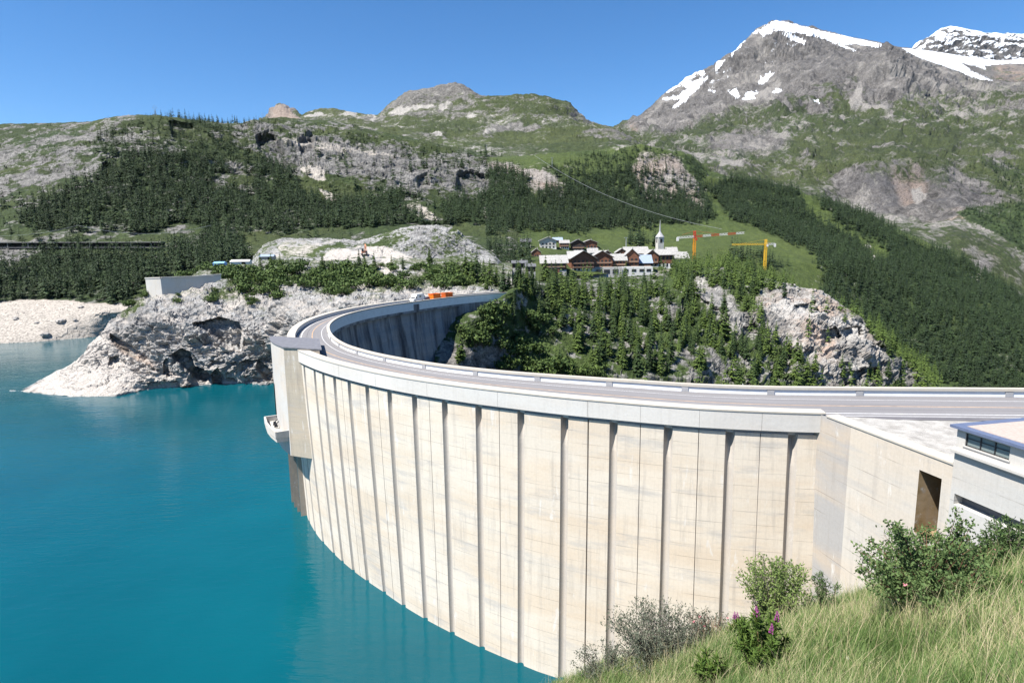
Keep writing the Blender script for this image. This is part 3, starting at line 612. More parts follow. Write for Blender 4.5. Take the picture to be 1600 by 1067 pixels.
def peak_cover(e):
    z = e['P'][..., 2]
    alt = smooth01((e['py'] - 95) / 110)
    g = 0.20 + 0.62 * alt + 0.35 * e['jx'] + 0.5 * e['jf'] - 0.8 * np.clip(e['steep'] - 0.42, 0, 1)
    g = np.minimum(g, 0.78)
    g = g - polys(e, [(0.6, [(965, 200), (1060, 140), (1180, 60), (1230, 40), (1390, 90), (1260, 130), (1160, 165), (1040, 210)]), (0.45, [(1345, 100), (1385, 74), (1440, 100), (1480, 125), (1470, 150), (1440, 130), (1400, 150), (1370, 155), (1350, 130)]), (0.5, [(1290, 275), (1330, 255), (1400, 252), (1420, 262), (1500, 270), (1560, 300), (1560, 330), (1420, 345), (1330, 330), (1300, 290)]), (0.4, [(1100, 215), (1200, 205), (1250, 225), (1200, 245), (1110, 235)])], 5)
    pale = polys(e, [(0.95, [(1330, 165), (1332, 145), (1352, 122), (1355, 130), (1345, 155), (1400, 160), (1412, 158), (1408, 168), (1370, 170)]), (0.7, [(1150, 165), (1200, 132), (1230, 112), (1215, 140), (1200, 158)]), (0.6, [(1370, 178), (1430, 172), (1440, 185), (1380, 190)]), (0.7, [(1460, 160), (1490, 155), (1470, 172)]), (0.55, [(1400, 195), (1450, 190), (1500, 178), (1470, 195), (1440, 200)]), (0.6, [(1110, 240), (1150, 240), (1160, 262), (1120, 262)]), (0.6, [(1505, 205), (1560, 205), (1540, 212), (1510, 220)]), (0.65, [(1420, 285), (1440, 283), (1450, 305), (1425, 320)]), (0.6, [(1255, 288), (1295, 286), (1290, 300)])], 2)
    pale = np.maximum(pale, 0.34 + 0.3 * e['jy'] + 0.3 * e['jf'])
    snow = polys(e, SNOW + GLAC, crisp=True)
    scat = polys(e, [(0.40, [(1190, 40), (1240, 45), (1260, 75), (1130, 140), (1030, 165), (1090, 110)])], 3) * np.clip(0.5 + 1.6 * e['fine'], 0, 1)
    snow = np.maximum(snow, scat)
    pink = np.clip(0.35 + 1.2 * e['jf'] + e['jx'] * .6, 0, 1) * polys(e, [(0.7, [(1385, 262), (1440, 262), (1450, 300), (1410, 330), (1400, 290)]), (0.9, [(1440, 345), (1500, 330), (1560, 390), (1600, 430), (1580, 440), (1520, 400), (1450, 365)]), (0.6, [(1560, 100), (1640, 105), (1640, 130), (1560, 125)]), (0.5, [(975, 190), (1010, 205), (990, 215)])], 3)
    dark = np.clip(1.6 * e['jf'] - 0.8 * e['jy'] - 0.25, 0, 0.8)
    dark = np.maximum(dark, polys(e, [(0.5, [(1300, 280), (1335, 262), (1380, 270), (1360, 300), (1320, 300)]), (0.5, [(1470, 285), (1540, 290), (1540, 310), (1480, 305)]), (0.4, [(1250, 95), (1330, 80), (1350, 95), (1270, 120)])], 3))
    forest = polys(e, [(0.9, [(1490, 330), (1560, 312), (1800, 300), (1800, 480), (1640, 460), (1600, 400), (1560, 370), (1510, 345)]), (0.12, [(1200, 290), (1300, 240), (1600, 250), (1600, 320), (1560, 310), (1400, 250)]), (0.45, [(1540, 262), (1600, 255), (1600, 310), (1555, 300)])])
    forest = forest * (1 - np.clip(pink, 0, 1))
    scrub = np.clip(e['jy'] * 1.2 + e['jf'] * .8 + forest * 0.8 + 0.1, 0, 0.85) * alt
    return stack3(np.maximum(g, 0.7 * (forest > 0.6)), pale * (1 - (forest > .6)), snow), stack3(scrub, pink, dark), forest
peak_lines = [
    [(900, 330, 1350), (1150, 380, 1350), (1400, 450, 1250), (1600, 540, 1150), (1760, 560, 1100)],
    [(900, 290, 1600), (1100, 290, 1600), (1250, 320, 1550), (1400, 365, 1450), (1500, 380, 1380), (1600, 430, 1300), (1760, 440, 1250)],
    [(900, 265, 2000), (1100, 262, 2000), (1200, 280, 2000), (1290, 292, 1900), (1340, 325, 1750), (1420, 345, 1650), (1500, 330, 1600), (1600, 340, 1550), (1760, 320, 1500)],
    [(900, 250, 2400), (1100, 240, 2400), (1200, 250, 2300), (1290, 268, 2100), (1350, 256, 2000), (1420, 256, 1950), (1500, 262, 1950), (1600, 268, 1950), (1760, 250, 1900)],
    [(900, 235, 3000), (1000, 225, 3000), (1100, 212, 3000), (1200, 205, 3000), (1300, 210, 2900), (1400, 205, 2800), (1500, 210, 2800), (1600, 195, 2800), (1760, 180, 2700)],
    [(900, 225, 4000), (970, 212, 3900), (1050, 192, 3800), (1120, 175, 3700), (1200, 165, 3700), (1300, 165, 3500), (1380, 160, 3400), (1450, 165, 3400), (1530, 165, 3500), (1600, 155, 3500), (1760, 135, 3400)],
    [(900, 218, 4700), (965, 205, 4600), (1050, 180, 4500), (1120, 158, 4400), (1180, 140, 4400), (1240, 115, 4400), (1300, 98, 4300), (1345, 88, 4250), (1385, 76, 4200), (1410, 84, 4200), (1440, 100, 4200), (1470, 120, 4250), (1510, 130, 4300), (1550, 132, 4400), (1600, 135, 4400), (1760, 120, 4400)],
    [(900, 216, 5400), (965, 204, 5300), (1040, 172, 5200), (1120, 135, 5300), (1180, 105, 5300), (1240, 85, 5300), (1300, 82, 5200), (1345, 84, 5100), (1390, 86, 5100), (1440, 95, 5200), (1480, 103, 5300), (1530, 112, 5400), (1600, 112, 5400), (1760, 100, 5400)],
    [(900, 218, 6000), (940, 212, 6000), (968, 199, 6000), (1000, 184, 6000), (1040, 152, 6000), (1072, 124, 6000), (1110, 108, 6000), (1150, 78, 6000), (1180, 52, 6000), (1205, 37, 6000), (1225, 38, 6000), (1260, 47, 6000), (1300, 57, 6000), (1340, 66, 6000), (1375, 71, 6000), (1400, 78, 6100), (1440, 82, 6200), (1500, 91, 6300), (1560, 99, 6300), (1600, 95, 6300), (1760, 90, 6300)],
    [(900, 260, 6800), (1205, 110, 6900), (1400, 130, 6900), (1600, 140, 7000), (1760, 130, 7000)]]
sheet('high_mountain', 900, 1760, 1250, peak_lines, [6, 40, 44, 44, 52, 48, 40, 46, 8], PEAK,
      [4, 12, [(900, 22), (1290, 36), (1760, 30)], [(900, 30), (1290, 60), (1600, 60), (1760, 40)], 60, 85, [(900, 70), (1385, 70), (1760, 60)], [(900, 60), (1240, 130), (1390, 25), (1760, 25)], [(900, 26), (1180, 34), (1300, 10), (1400, 8), (1760, 10)], 10], (0.0024, (1, 0.7, 0.75)), peak_cover, seed=71, smoothx=3, amp_detail=0.75, fac=0.30)
def far_cover(e):
    snow = np.clip(0.62 + 1.3 * e['fine'] - 0.35 * (e['py'] - 60) / 40, 0, 1)
    snow = np.where(e['steep'] > 0.62, snow * 0.4, snow)
    z = 0 * snow
    return stack3(z, z + 0.3, snow), stack3(z, z, z), z
sheet('far_snowy_mountain', 1380, 1760, 340, [
    [(1380, 125, 7200), (1600, 130, 7200), (1760, 125, 7200)],
    [(1380, 112, 7700), (1430, 90, 7700), (1480, 82, 7700), (1540, 84, 7700), (1600, 88, 7700), (1760, 90, 7700)],
    [(1380, 108, 8200), (1420, 80, 8200), (1450, 60, 8200), (1470, 46, 8200), (1484, 42, 8200), (1500, 44, 8200), (1520, 49, 8200), (1550, 53, 8200), (1580, 54, 8200), (1600, 57, 8200), (1680, 70, 8200), (1760, 95, 8200)],
    [(1380, 150, 9200), (1484, 120, 9200), (1760, 150, 9200)]], [40, 40, 6], PEAK, [30, 90, 40, 20], (0.0026, (1, 1, 1.3)), far_cover, seed=83, smoothx=3, amp_detail=0.5, fac=0.3, flat=True)
# ---------------------------------------------------------------- concrete
def concrete(name, base=(0.43, 0.41, 0.375), uv=True, lift=1.5, stain=1.0, dark=0.0, form=True):
    """board-marked concrete: lift lines, vertical run-off streaks, ochre bands, chalky patches; UV = metres along the wall, height"""
    t = NT(name); v = t.uv() if uv else t.pos()
    st = t.map(v, (1.3, 0.10, 1)) if uv else t.map(v, (1.0, 1.0, 0.12))
    big = t.noise(t.map(v, (0.05, 0.13, 1)) if uv else t.map(v, (0.1, 0.1, 0.15)), 1.0, 4, 0.6)
    streak = t.noise(st, 1.0, 6, 0.65); fine = t.noise(v, 3.0, 6, 0.65); och = t.noise(t.map(v, (0.045, 0.22, 1)) if uv else t.map(v, (0.2, 0.2, 0.25)), 1.0, 5, 0.6, 0.3)
    c = t.ramp(big, [(0.3, tuple(k * 0.9 for k in base)), (0.7, tuple(k * 1.06 for k in base))])
    c = t.mix(t.math('MULTIPLY', t.ramp(och, [(0.44, 0), (0.62, 1)]), 0.45 * stain), c, (0.50, 0.39, 0.275))
    c = t.mix(t.math('MULTIPLY', t.ramp(t.noise(t.map(v, (0.09, 0.5, 1)) if uv else v, 1.0, 6, 0.65), [(0.54, 0), (0.66, 1)]), 0.5 * stain), c, (0.33, 0.325, 0.32))
    c = t.mix(t.math('MULTIPLY', t.ramp(streak, [(0.52, 0), (0.7, 1)]), 0.42 * stain), c, (0.27, 0.245, 0.22))
    c = t.mix(t.math('MULTIPLY', t.ramp(t.noise(t.map(v, (0.7, 0.16, 1)) if uv else v, 1.0, 7, 0.7, 0.5), [(0.6, 0), (0.66, 1)]), 0.55 * stain), c, (0.60, 0.585, 0.56))
    c = t.mix(0.22, c, t.ramp(fine, [(0.3, tuple(k * 0.75 for k in base)), (0.7, tuple(k * 1.15 for k in base))]))
    if dark:
        c = t.mix(t.math('MULTIPLY', t.ramp(t.noise(t.map(v, (0.22, 0.03, 1)), 1.0, 7, 0.7), [(0.46, 0), (0.6, 1)]), dark), c, (0.06, 0.055, 0.06))
    hgt = fine
    if uv and form:
        x = t.n('ShaderNodeSeparateXYZ'); t.l(v, x.inputs[0])
        yy = t.math('ADD', x.outputs[1], t.math('MULTIPLY', big, 0.25))
        ln = t.math('GREATER_THAN', t.math('FRACT', t.math('MULTIPLY', yy, 1 / lift)), 0.962)
        brk = t.ramp(t.noise(t.map(v, (0.22, 2.1, 1)), 1.0, 4, 0.6), [(0.42, 0), (0.58, 1)])
        lm = t.math('MULTIPLY', ln, brk)
        c = t.mix(t.math('MULTIPLY', lm, 0.5), c, (0.17, 0.15, 0.13))
        vb = t.math('GREATER_THAN', t.math('FRACT', t.math('MULTIPLY', x.outputs[0], 2.0)), 0.93)
        c = t.mix(t.math('MULTIPLY', vb, 0.10), c, (0.2, 0.18, 0.16))
        hgt = t.math('SUBTRACT', fine, t.math('MULTIPLY', lm, 0.6))
    t.bump(hgt, 0.25, 0.06)
    return t.done(c, 0.9)

M_WALL = concrete('weathered_dam_concrete', (0.575, 0.518, 0.438), stain=1.3)
M_GROOVE = concrete('groove_shade_concrete', (0.41, 0.375, 0.335), stain=0.6, form=False)  # greyer base paints in the shade of the grooves; thin joints share it
M_BEAM = concrete('pale_crest_concrete', (0.53, 0.515, 0.49), stain=0.45, lift=1.1, form=False)
M_DOWN = concrete('shade_tinted_concrete', (0.21, 0.22, 0.24), stain=0.6, dark=0.9, lift=3.0)  # shade put into a darker, bluish base; the streaks are stains
M_COPE = concrete('coping_concrete', (0.44, 0.41, 0.36), uv=False, stain=0.5)
M_TOWER = concrete('tower_concrete', (0.46, 0.445, 0.42), uv=False, stain=1.0)
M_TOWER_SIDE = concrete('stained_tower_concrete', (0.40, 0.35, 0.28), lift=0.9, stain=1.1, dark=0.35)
M_PIER = concrete('stained_pier_concrete', (0.33, 0.285, 0.235), uv=False, stain=1.2)
M_WING = concrete('abutment_concrete', (0.47, 0.44, 0.395), stain=1.0, lift=2.2)
M_GREYSTREAK = concrete('streaked_abutment_concrete', (0.33, 0.32, 0.31), stain=1.5, lift=2.2)
M_PAR = plain('white_parapet', (0.62, 0.63, 0.64), 0.08, 0.8)
M_POST = plain('grey_joint_block', (0.3, 0.3, 0.31), 0.1, 3)
M_ROOF = plain('grey_roof_sheet', (0.15, 0.15, 0.165), 0.2, 1.2, 0.6)
M_BLUE = plain('blue_roof_edge', (0.10, 0.125, 0.20), 0.12, 3, 0.5)
M_PINKROOF = plain('pale_roof_gravel', (0.36, 0.30, 0.265), 0.15, 5, 0.9)
M_DARK = plain('dark_opening', (0.02, 0.018, 0.017), 0.2, 2)
M_JOINT = plain('dark_joint_mortar', (0.17, 0.155, 0.14), 0.3, 2)  # dark mortar colour of the beam joints
M_IRON = plain('dark_iron', (0.05, 0.05, 0.055), 0.2, 4, 0.5, 0.6)

# ---------------------------------------------------------------- plan of the arch dam
CEN = np.array([46.9, 162.5]); RAD = 100.3
_od = np.array([(100, 0), (120, 0.), (151, -1.6), (160.6, -.5), (170, .2), (181.7, .5), (196, .3), (212, 0.8), (216, 0.6), (223.5, .2), (229, 0), (236, -.3), (242, -.5), (249, -.3), (255, .3), (262.6, .4)])
_wd = np.array([(100, 7.5), (121, 7.3), (135, 7.4), (150, 7.8), (165, 7.6), (176, 7.4), (190, 8.2), (200, 8.9), (210, 9.2), (220, 9.5), (230, 10.1), (238, 11), (245, 12), (250, 12.4), (263, 12.4)])
def Ro(th): return RAD + np.interp(th, _od[:, 0], _od[:, 1])
def wid(th): return np.interp(th, _wd[:, 0], _wd[:, 1])
def arc(th, rad):
    a = np.radians(th); return np.stack([CEN[0] + rad * np.cos(a), CEN[1] + rad * np.sin(a)], -1)
TH_END = 262.4
def plan_line(f, step=0.25):
    """plan polyline at fraction f of the crest (0 upstream edge .. 1 downstream edge), from the far bank round the arch and on to the right"""
    th = np.arange(121.5, TH_END + 1e-6, step)
    P = arc(th, Ro(th) - f * wid(th))
    e0 = arc(TH_END, Ro(TH_END) - f * wid(TH_END))
    # beyond the arch the road runs straight on
    inn = np.array([[40.1, 74.5], [47.6, 73.75], [55, 73.0], [62.2, 72.3], [80, 70.6], [110, 67.8]])
    wd = 12.4 + 0 * inn[:, 0]
    nrm = np.array([-0.1, -0.995])
    Q = inn[1 if f > .5 else 1:] + nrm * (1 - f) * 12.4
    Q = Q[Q[:, 0] > e0[0] + 3]
    # approach from the far bank
    t0 = P[0] - P[3]; t0 /= np.linalg.norm(t0)
    A = P[0] + np.outer([1.5], t0)
    return np.vstack([A, P, Q])
def smooth_poly(P, it=6, keep=3):
    P = P.copy()
    for _ in range(it): P[1:-1] = 0.25 * P[:-2] + 0.5 * P[1:-1] + 0.25 * P[2:]
    return P
def arclen(P): return np.r_[0, np.cumsum(np.linalg.norm(np.diff(P, axis=0), axis=1))]
def offset(P, d):
    t = np.gradient(P, axis=0); t /= np.linalg.norm(t, axis=1, keepdims=True)
    return P + np.stack([t[:, 1], -t[:, 0]], -1) * d         # +d = to the right of travel

ZC, ZR = 37.0, 35.95                                           # crest and road level
def sweep(name, prof, mat, parent, close=True, smooth=True):
    """prof: list of (plan polyline (n,2), z) forming the section; swept along the dam. UV = length, girth"""
    n = len(prof[0][0]); K = len(prof)
    V = np.concatenate([np.c_[p, np.full(n, z) if np.isscalar(z) else z] for p, z in prof])
    s = arclen(prof[0][0]); g = [0.0]
    for a, b in zip(prof[:-1], prof[1:]):
        g.append(g[-1] + float(np.hypot(np.linalg.norm(a[0][n // 2] - b[0][n // 2]), np.mean(a[1]) - np.mean(b[1]))))
    zs = [float(np.mean(z)) for _, z in prof]
    UV = np.concatenate([np.c_[s, np.full(n, zs[k] + 0.13 * g[k])] for k in range(K)])
    F = []; i = np.arange(n - 1)
    for k in range(K - 1 + int(close)):
        a, b = k * n, ((k + 1) % K) * n
        F.append(np.stack([a + i, a + i + 1, b + i + 1, b + i], -1))
    if close:
        pass
    me = np_mesh(name, V, np.concatenate(F), [mat], uv=UV)
    return link(bpy.data.objects.new(name, me), parent)

dam = empty('arch_dam', (0, 74.4, 0), 'tall pale concrete arch dam curving across the turquoise reservoir', 'dam')
inv = Matrix.Translation(dam.location).inverted()

# upstream wall with half-round joint grooves and thin joints
g_th = [216.2, 218.4, 220.8, 223.5, 226.4, 229.5, 232.5, 235.7, 238.9, 242.5, 245.9, 249.4, 253.0, 256.8, 260.5]
g_th += list(np.arange(213, 123, -3.0))
thin_th = [(a + b) / 2 for a, b in zip(g_th[2:14:2], g_th[3:15:2])] + [251.2, 258.6, 247.6]
def up_wall():
    base = np.arange(121, TH_END, 0.22)
    w = np.degrees(0.5 / RAD); hw = np.degrees(0.04 / RAD)
    ths = list(base)
    for g in g_th: ths += [g + w * q for q in (-1.02, -1, -.8, -.6, -.4, -.2, 0, .2, .4, .6, .8, 1, 1.02)]
    for g in thin_th: ths += [g + hw * q for q in (-1.05, -1, 0, 1, 1.05)]
    ths = np.unique(np.r_[ths, TH_END]); dep = np.zeros(len(ths))
    for g in g_th:
        q = (ths - g) / w; dep = np.where(np.abs(q) <= 1.0, np.maximum(dep, 0.42 * np.clip(1 - q * q, 0, 1)), dep)
    for g in thin_th:
        q = np.abs(ths - g) / hw; dep = np.where(q < 1.0, np.maximum(dep, 0.12), dep)
    zs = np.r_[34.9, np.arange(34.4, 29.5, -.6), np.arange(29, 0, -2.0), np.arange(0, -14.1, -7)]
    V, UV = [], []
    s = np.radians(ths) * RAD
    for z in zs:
        back = np.interp(ths, [114, 206, 214, 226, 231, 235, 239, 244, 263], [1.2, 0.8, 1.4, 1.3, 0.65, 0.15, -0.5, -1.2, -1.6]) * ((34.8 - z) / 34.8) ** 1.3
        top = float(smooth01(np.array((z - 30.3) / 4.0)))
        r = Ro(ths) - 0.36 - back - dep * (1 + 1.6 * top)
        V.append(np.c_[arc(ths, r), np.full(len(ths), z)]); UV.append(np.c_[s, np.full(len(ths), z)])
    nr, nc = len(zs), len(ths); idx = np.arange(nr * nc).reshape(nr, nc)
    F = np.stack([idx[:-1, :-1], idx[:-1, 1:], idx[1:, 1:], idx[1:, :-1]], -1).reshape(-1, 4)
    gm = (dep[:-1] > .05) & (dep[1:] >= 0) | (dep[1:] > .05); mi = np.tile(gm.astype(np.int32), nr - 1)
    me = np_mesh('upstream_wall', np.concatenate(V), F, [M_WALL, M_GROOVE], mat_idx=mi, uv=np.concatenate(UV))
    return link(bpy.data.objects.new('upstream_wall', me), dam)
up_wall()

up = smooth_poly(plan_line(0.0), 3); dn = smooth_poly(plan_line(1.0), 8)
arch_up = arc(np.arange(121, TH_END + 1e-6, 0.25), Ro(np.arange(121, TH_END + 1e-6, 0.25)))
nA = len(arch_up)
o = lambda d: offset(arch_up, d)          # travel runs far bank -> near bank, water on the right hand: +d = towards the water
sweep('crest_beam', [(o(0.0), ZC - 0.18), (o(0.0), 34.8), (o(-0.85), 34.8), (o(-0.85), 34.2), (o(-1.7), 34.2), (o(-1.7), ZR - 0.3), (o(-1.45), ZR - 0.3), (o(-1.45), ZC - 0.18)], M_BEAM, dam)
sweep('upstream_coping', [(o(0.07), ZC), (o(0.07), ZC - 0.16), (o(-1.55), ZC - 0.16), (o(-1.55), ZC)], M_COPE, dam)
# joints in the beam
for g in thin_th:
    p = arc(g, Ro(g) + 0.004)
    MB().bar((*p, 34.85), (*p, 36.8), 0.03, 0.012).build('beam_joint', M_JOINT, dam)

# downstream side: parapet wall, coping rail, joint blocks, wall below
d = lambda k: offset(dn, k)               # +k = towards the road
sweep('parapet_wall', [(d(0.0), 34.0), (d(0.0), ZC - 0.40), (d(0.35), ZC - 0.40), (d(0.40), ZR - 0.3), (d(0.40), 34.0)], M_PAR, dam)
sweep('downstream_coping', [(d(-0.14), ZC), (d(0.52), ZC), (d(0.52), ZC - 0.34), (d(-0.14), ZC - 0.34)], M_COPE, dam)
sd = arclen(dn); tang = np.gradient(dn, axis=0); tang /= np.linalg.norm(tang, axis=1, keepdims=True)
for s0 in np.arange(60, sd[-1] - 30, 10.2):
    k = int(np.searchsorted(sd, s0)); c = d(0.42)[k]
    MB().box((c[0], c[1], ZR + 0.33), (0.85, 0.12, 0.64), math.atan2(tang[k, 1], tang[k, 0])).build('joint_block', M_POST, dam)

th_d = np.arange(121, TH_END, 0.35)
def dwn(off): return arc(th_d, Ro(th_d) - wid(th_d) - off)
FL = 136.3                                 # left of here the lower wall is set back under a crest band
rec = np.where(th_d > FL, -1.0, 0.0)
joints = np.zeros(len(th_d))
dth = np.zeros(len(th_d))
for g in np.arange(116, 215, 3.6): dth = np.maximum(dth, np.where(np.abs(th_d - g) < 0.2, 0.5 if g > FL else 0.12, 0))
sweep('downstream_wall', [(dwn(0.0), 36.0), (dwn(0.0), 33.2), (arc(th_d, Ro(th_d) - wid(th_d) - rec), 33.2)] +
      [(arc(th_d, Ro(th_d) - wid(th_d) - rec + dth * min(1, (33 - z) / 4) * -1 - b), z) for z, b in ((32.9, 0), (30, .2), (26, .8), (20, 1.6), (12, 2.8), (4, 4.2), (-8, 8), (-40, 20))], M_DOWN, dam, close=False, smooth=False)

# ---------------------------------------------------------------- abutment wall on the right bank
WA = np.array([33.1, 61.5]); WD = np.array([36.1, 47.0]) - WA; WL = np.linalg.norm(WD); WD = WD / WL; WN = np.array([-WD[1] * -1, -WD[0]])
WN = np.array([WD[1], -WD[0]])             # towards the water
def wp(s, out=0.0): p = WA + WD * s + WN * out; return float(p[0]), float(p[1])
def wall_faces(mb, s0, s1, z0, z1, out=0.0, flip=False):
    a, b = wp(s0, out), wp(s1, out); mb.add([(*a, z0), (*b, z0), (*b, z1), (*a, z1)], [(0, 1, 2, 3)])
def uv_wall(ob):
    me = ob.data; l = me.uv_layers.new(name='UVMap'); mw = ob.matrix_world
    for lp in me.loops:
        v = me.vertices[lp.vertex_index].co; s = (v.x - WA[0]) * WD[0] + (v.y - WA[1]) * WD[1]; t = (v.x - WA[0]) * WN[0] + (v.y - WA[1]) * WN[1]
        l.data[lp.index].uv = (s + 0.7 * t, v.z)
abut = empty('abutment_wall', (34.5, 54, 20), 'pale angled abutment wall joining the dam to the right bank, pierced by a spillway opening', 'retaining wall')
S0, S1, Z0, Z1 = 11.15, 13.35, 29.5, 35.25
mb = MB()
for a, b, z0, z1 in ((3.0, S0, 2, ZC - .2), (S0, S1, Z1, ZC - .2), (S0, S1, 2, Z0), (S1, 14.6, 2, ZC - .2)):
    wall_faces(mb, a, b, z0, z1)
for z0, z1, oo in ((35.25, ZC - .2, 0),): pass
w_ = mb.build('wall_face', M_WING, abut); uv_wall(w_)
mb = MB(); wall_faces(mb, -3.5, 3.0, 2, ZC - .2); w_ = mb.build('streaked_wall_face', M_GREYSTREAK, abut); uv_wall(w_)
mb = MB()
dp = -3.4
def q3(s, z, out=0): return (*wp(s, out), z)
mb.add([q3(S0, Z0), q3(S0, Z1), q3(S0, Z1, dp), q3(S0, Z0 - .2, dp)], [(0, 1, 2, 3)])
mb.add([q3(S1, Z0), q3(S1, Z1), q3(S1, Z1, dp), q3(S1, Z0 - .2, dp)], [(0, 1, 2, 3)])
mb.add([q3(S0, Z1), q3(S1, Z1), q3(S1, Z1, dp), q3(S0, Z1, dp)], [(0, 1, 2, 3)])
mb.add([q3(S0, Z0), q3(S1, Z0), q3(S1, Z0 - .2, dp), q3(S0, Z0 - .2, dp)], [(0, 1, 2, 3)])
mb.add([q3(S0, Z0 - .2, dp), q3(S1, Z0 - .2, dp), q3(S1, Z1, dp), q3(S0, Z1, dp)], [(0, 1, 2, 3)])
M_OCH = concrete('ochre_stained_concrete', (0.22, 0.155, 0.075), uv=False, stain=1.3)
mb.build('spillway_opening', M_OCH, abut)
mb = MB()
a, b = wp(-0.4, 0.09), wp(14.55, 0.09); c_, e_ = wp(14.55, -1.3), wp(-0.4, -1.3)
mb.prism([a, e_, c_, b][::-1], ZC - 0.22, ZC); mb.build('coping', M_COPE, abut, bevel=0.03)

# road, gravel lot, markings
fr = np.linspace(0, 1, 9)
RD = [smooth_poly(plan_line(f), 8) for f in (0.11, 0.4, 0.7, 0.975)]
nmin = min(len(p) for p in RD)
def resamp(P, n=900):
    s = arclen(P); t = np.linspace(0, s[-1], n); return np.stack([np.interp(t, s, P[:, 0]), np.interp(t, s, P[:, 1])], -1)
RD = [resamp(p) for p in RD]
t = NT('worn_asphalt'); v = t.uv(); a1 = t.noise(t.map(v, (0.05, 1.2, 1)), 1.0, 5, 0.6); a2 = t.noise(t.pos(), 6, 6, 0.7)
c = t.ramp(a1, [(0.3, (0.155, 0.150, 0.155)), (0.7, (0.215, 0.207, 0.212))]); c = t.mix(0.25, c, t.ramp(a2, [(0.3, (0.12, 0.115, 0.12)), (0.7, (0.24, 0.235, 0.235))]))
t.bump(a2, 0.2, 0.02); M_ASPH = t.done(c, 0.85)
def strip(name, mat, lines, z, kind='structure'):
    n = len(lines[0]); V = np.concatenate([np.c_[p, np.full(n, z)] for p in lines]); s = arclen(lines[0]); F = []; i = np.arange(n - 1); UV = []
    cross = [0.0]
    for a_, b_ in zip(lines[:-1], lines[1:]): cross.append(cross[-1] + float(np.median(np.linalg.norm(a_ - b_, axis=1))))
    for k in range(len(lines)): UV.append(np.c_[s, np.full(n, cross[k])])
    for k in range(len(lines) - 1): F.append(np.stack([k * n + i, k * n + i + 1, (k + 1) * n + i + 1, (k + 1) * n + i], -1))
    me = np_mesh(name, V, np.concatenate(F), [mat], uv=np.concatenate(UV))
    return tag(link(bpy.data.objects.new(name, me)), kind=kind)
strip('road', M_ASPH, RD, ZR)
M_WLINE = plain('worn_white_paint', (0.62, 0.62, 0.62), 0.2, 1.5); M_OLINE = plain('rusty_joint_seal', (0.40, 0.27, 0.17), 0.35, 0.8)
M_DLINE = plain('dark_sealant', (0.09, 0.088, 0.09), 0.3, 1.0); M_PATCH = plain('dark_asphalt_strip', (0.125, 0.12, 0.128), 0.15, 0.6)
def mark(name, mat, f, w, dz=0.004):
    P = resamp(smooth_poly(plan_line(f), 8), 900); strip(name, mat, [offset(P, -w / 2), offset(P, w / 2)], ZR + dz)
P1 = resamp(smooth_poly(plan_line(0.115), 8)); P2 = resamp(smooth_poly(plan_line(0.20), 8)); strip('road_edge_strip', M_PATCH, [P1, P2], ZR + 0.004)
mark('road_line_edge', M_WLINE, 0.30, 0.16, 0.008); mark('road_line_outer', M_WLINE, 0.215, 0.10, 0.008); mark('road_seam', M_OLINE, 0.565, 0.20, 0.004); mark('road_seam_dark', M_DLINE, 0.44, 0.07, 0.004)
mark('road_line_inner', M_WLINE, 0.80, 0.08, 0.004); mark('road_gutter', M_DLINE, 0.935, 0.05, 0.004)

t = NT('pale_gravel'); ps = t.pos(); g1 = t.noise(ps, 0.8, 6, 0.65); g2 = t.noise(ps, 9, 6, 0.7)
c = t.ramp(g1, [(0.35, (0.25, 0.238, 0.222)), (0.6, (0.38, 0.366, 0.345))]); c = t.mix(t.math('MULTIPLY', t.ramp(g2, [(0.38, 1), (0.5, 0)]), 0.6), c, (0.17, 0.16, 0.14)); t.bump(g2, 0.6, 0.05); M_GRAV = t.done(c, 0.95)
# lot between the abutment wall and the road: a lumpy sheet
lot_v = []; ns, nt_ = 60, 40
edge_in = np.array([wp(s, -1.25) for s in np.linspace(0.5, 30, ns)])
edge_out = np.stack([np.linspace(34.5, 60, ns), 64.9 - 0.13 * (np.linspace(34.5, 60, ns) - 34.5)], -1)
GV = []
for j in range(nt_):
    f = j / (nt_ - 1); GV.append(np.c_[edge_in * (1 - f) + edge_out * f, np.full(ns, 36.05 if j < nt_ - 3 else 35.9)])
GV = np.concatenate(GV); GV[:, 2] += 0.16 * fbm(GV * 0.7, 4, 5) * (GV[:, 2] > 36)
idx = np.arange(ns * nt_).reshape(nt_, ns); F = np.stack([idx[:-1, :-1], idx[:-1, 1:], idx[1:, 1:], idx[1:, :-1]], -1).reshape(-1, 4)
tag(link(bpy.data.objects.new('gravel_lot', np_mesh('gravel_lot', GV, F, [M_GRAV], smooth=True))), kind='structure')

# ---------------------------------------------------------------- gate house at the right edge
house = empty('gate_house', (*wp(19, -3), 30), 'low white concrete gate house with blue roof edge and strip window, at the right edge', 'building')
mb = MB()
def wbox(mb, s0, s1, o0, o1, z0, z1): mb.prism([wp(s0, o0), wp(s0, o1), wp(s1, o1), wp(s1, o0)], z0, z1)
M_HOUSE = concrete('white_house_concrete', (0.43, 0.42, 0.40), stain=0.45, lift=1.9)
RS0, RS1, RZ0, RZ1 = 14.9, 24.0, 33.75, 34.65       # long shaded recess in the lower wall
for a, b, z0, z1 in ((14.56, 34, 2, RZ0), (14.56, 34, RZ1, 38.1), (14.56, RS0, RZ0, RZ1), (RS1, 34, RZ0, RZ1)): wbox(mb, a, b, -0.9, 0.35, z0, z1)
uv_wall(mb.build('lower_wall', M_HOUSE, house))
mb = MB(); wbox(mb, RS0, RS1, -0.55, -0.5, RZ0, RZ1); mb.build('recess_panel', plain('recess_shade_grey', (0.12, 0.12, 0.125), 0.1, 2), house)  # shade of the recess put into the panel's dark grey
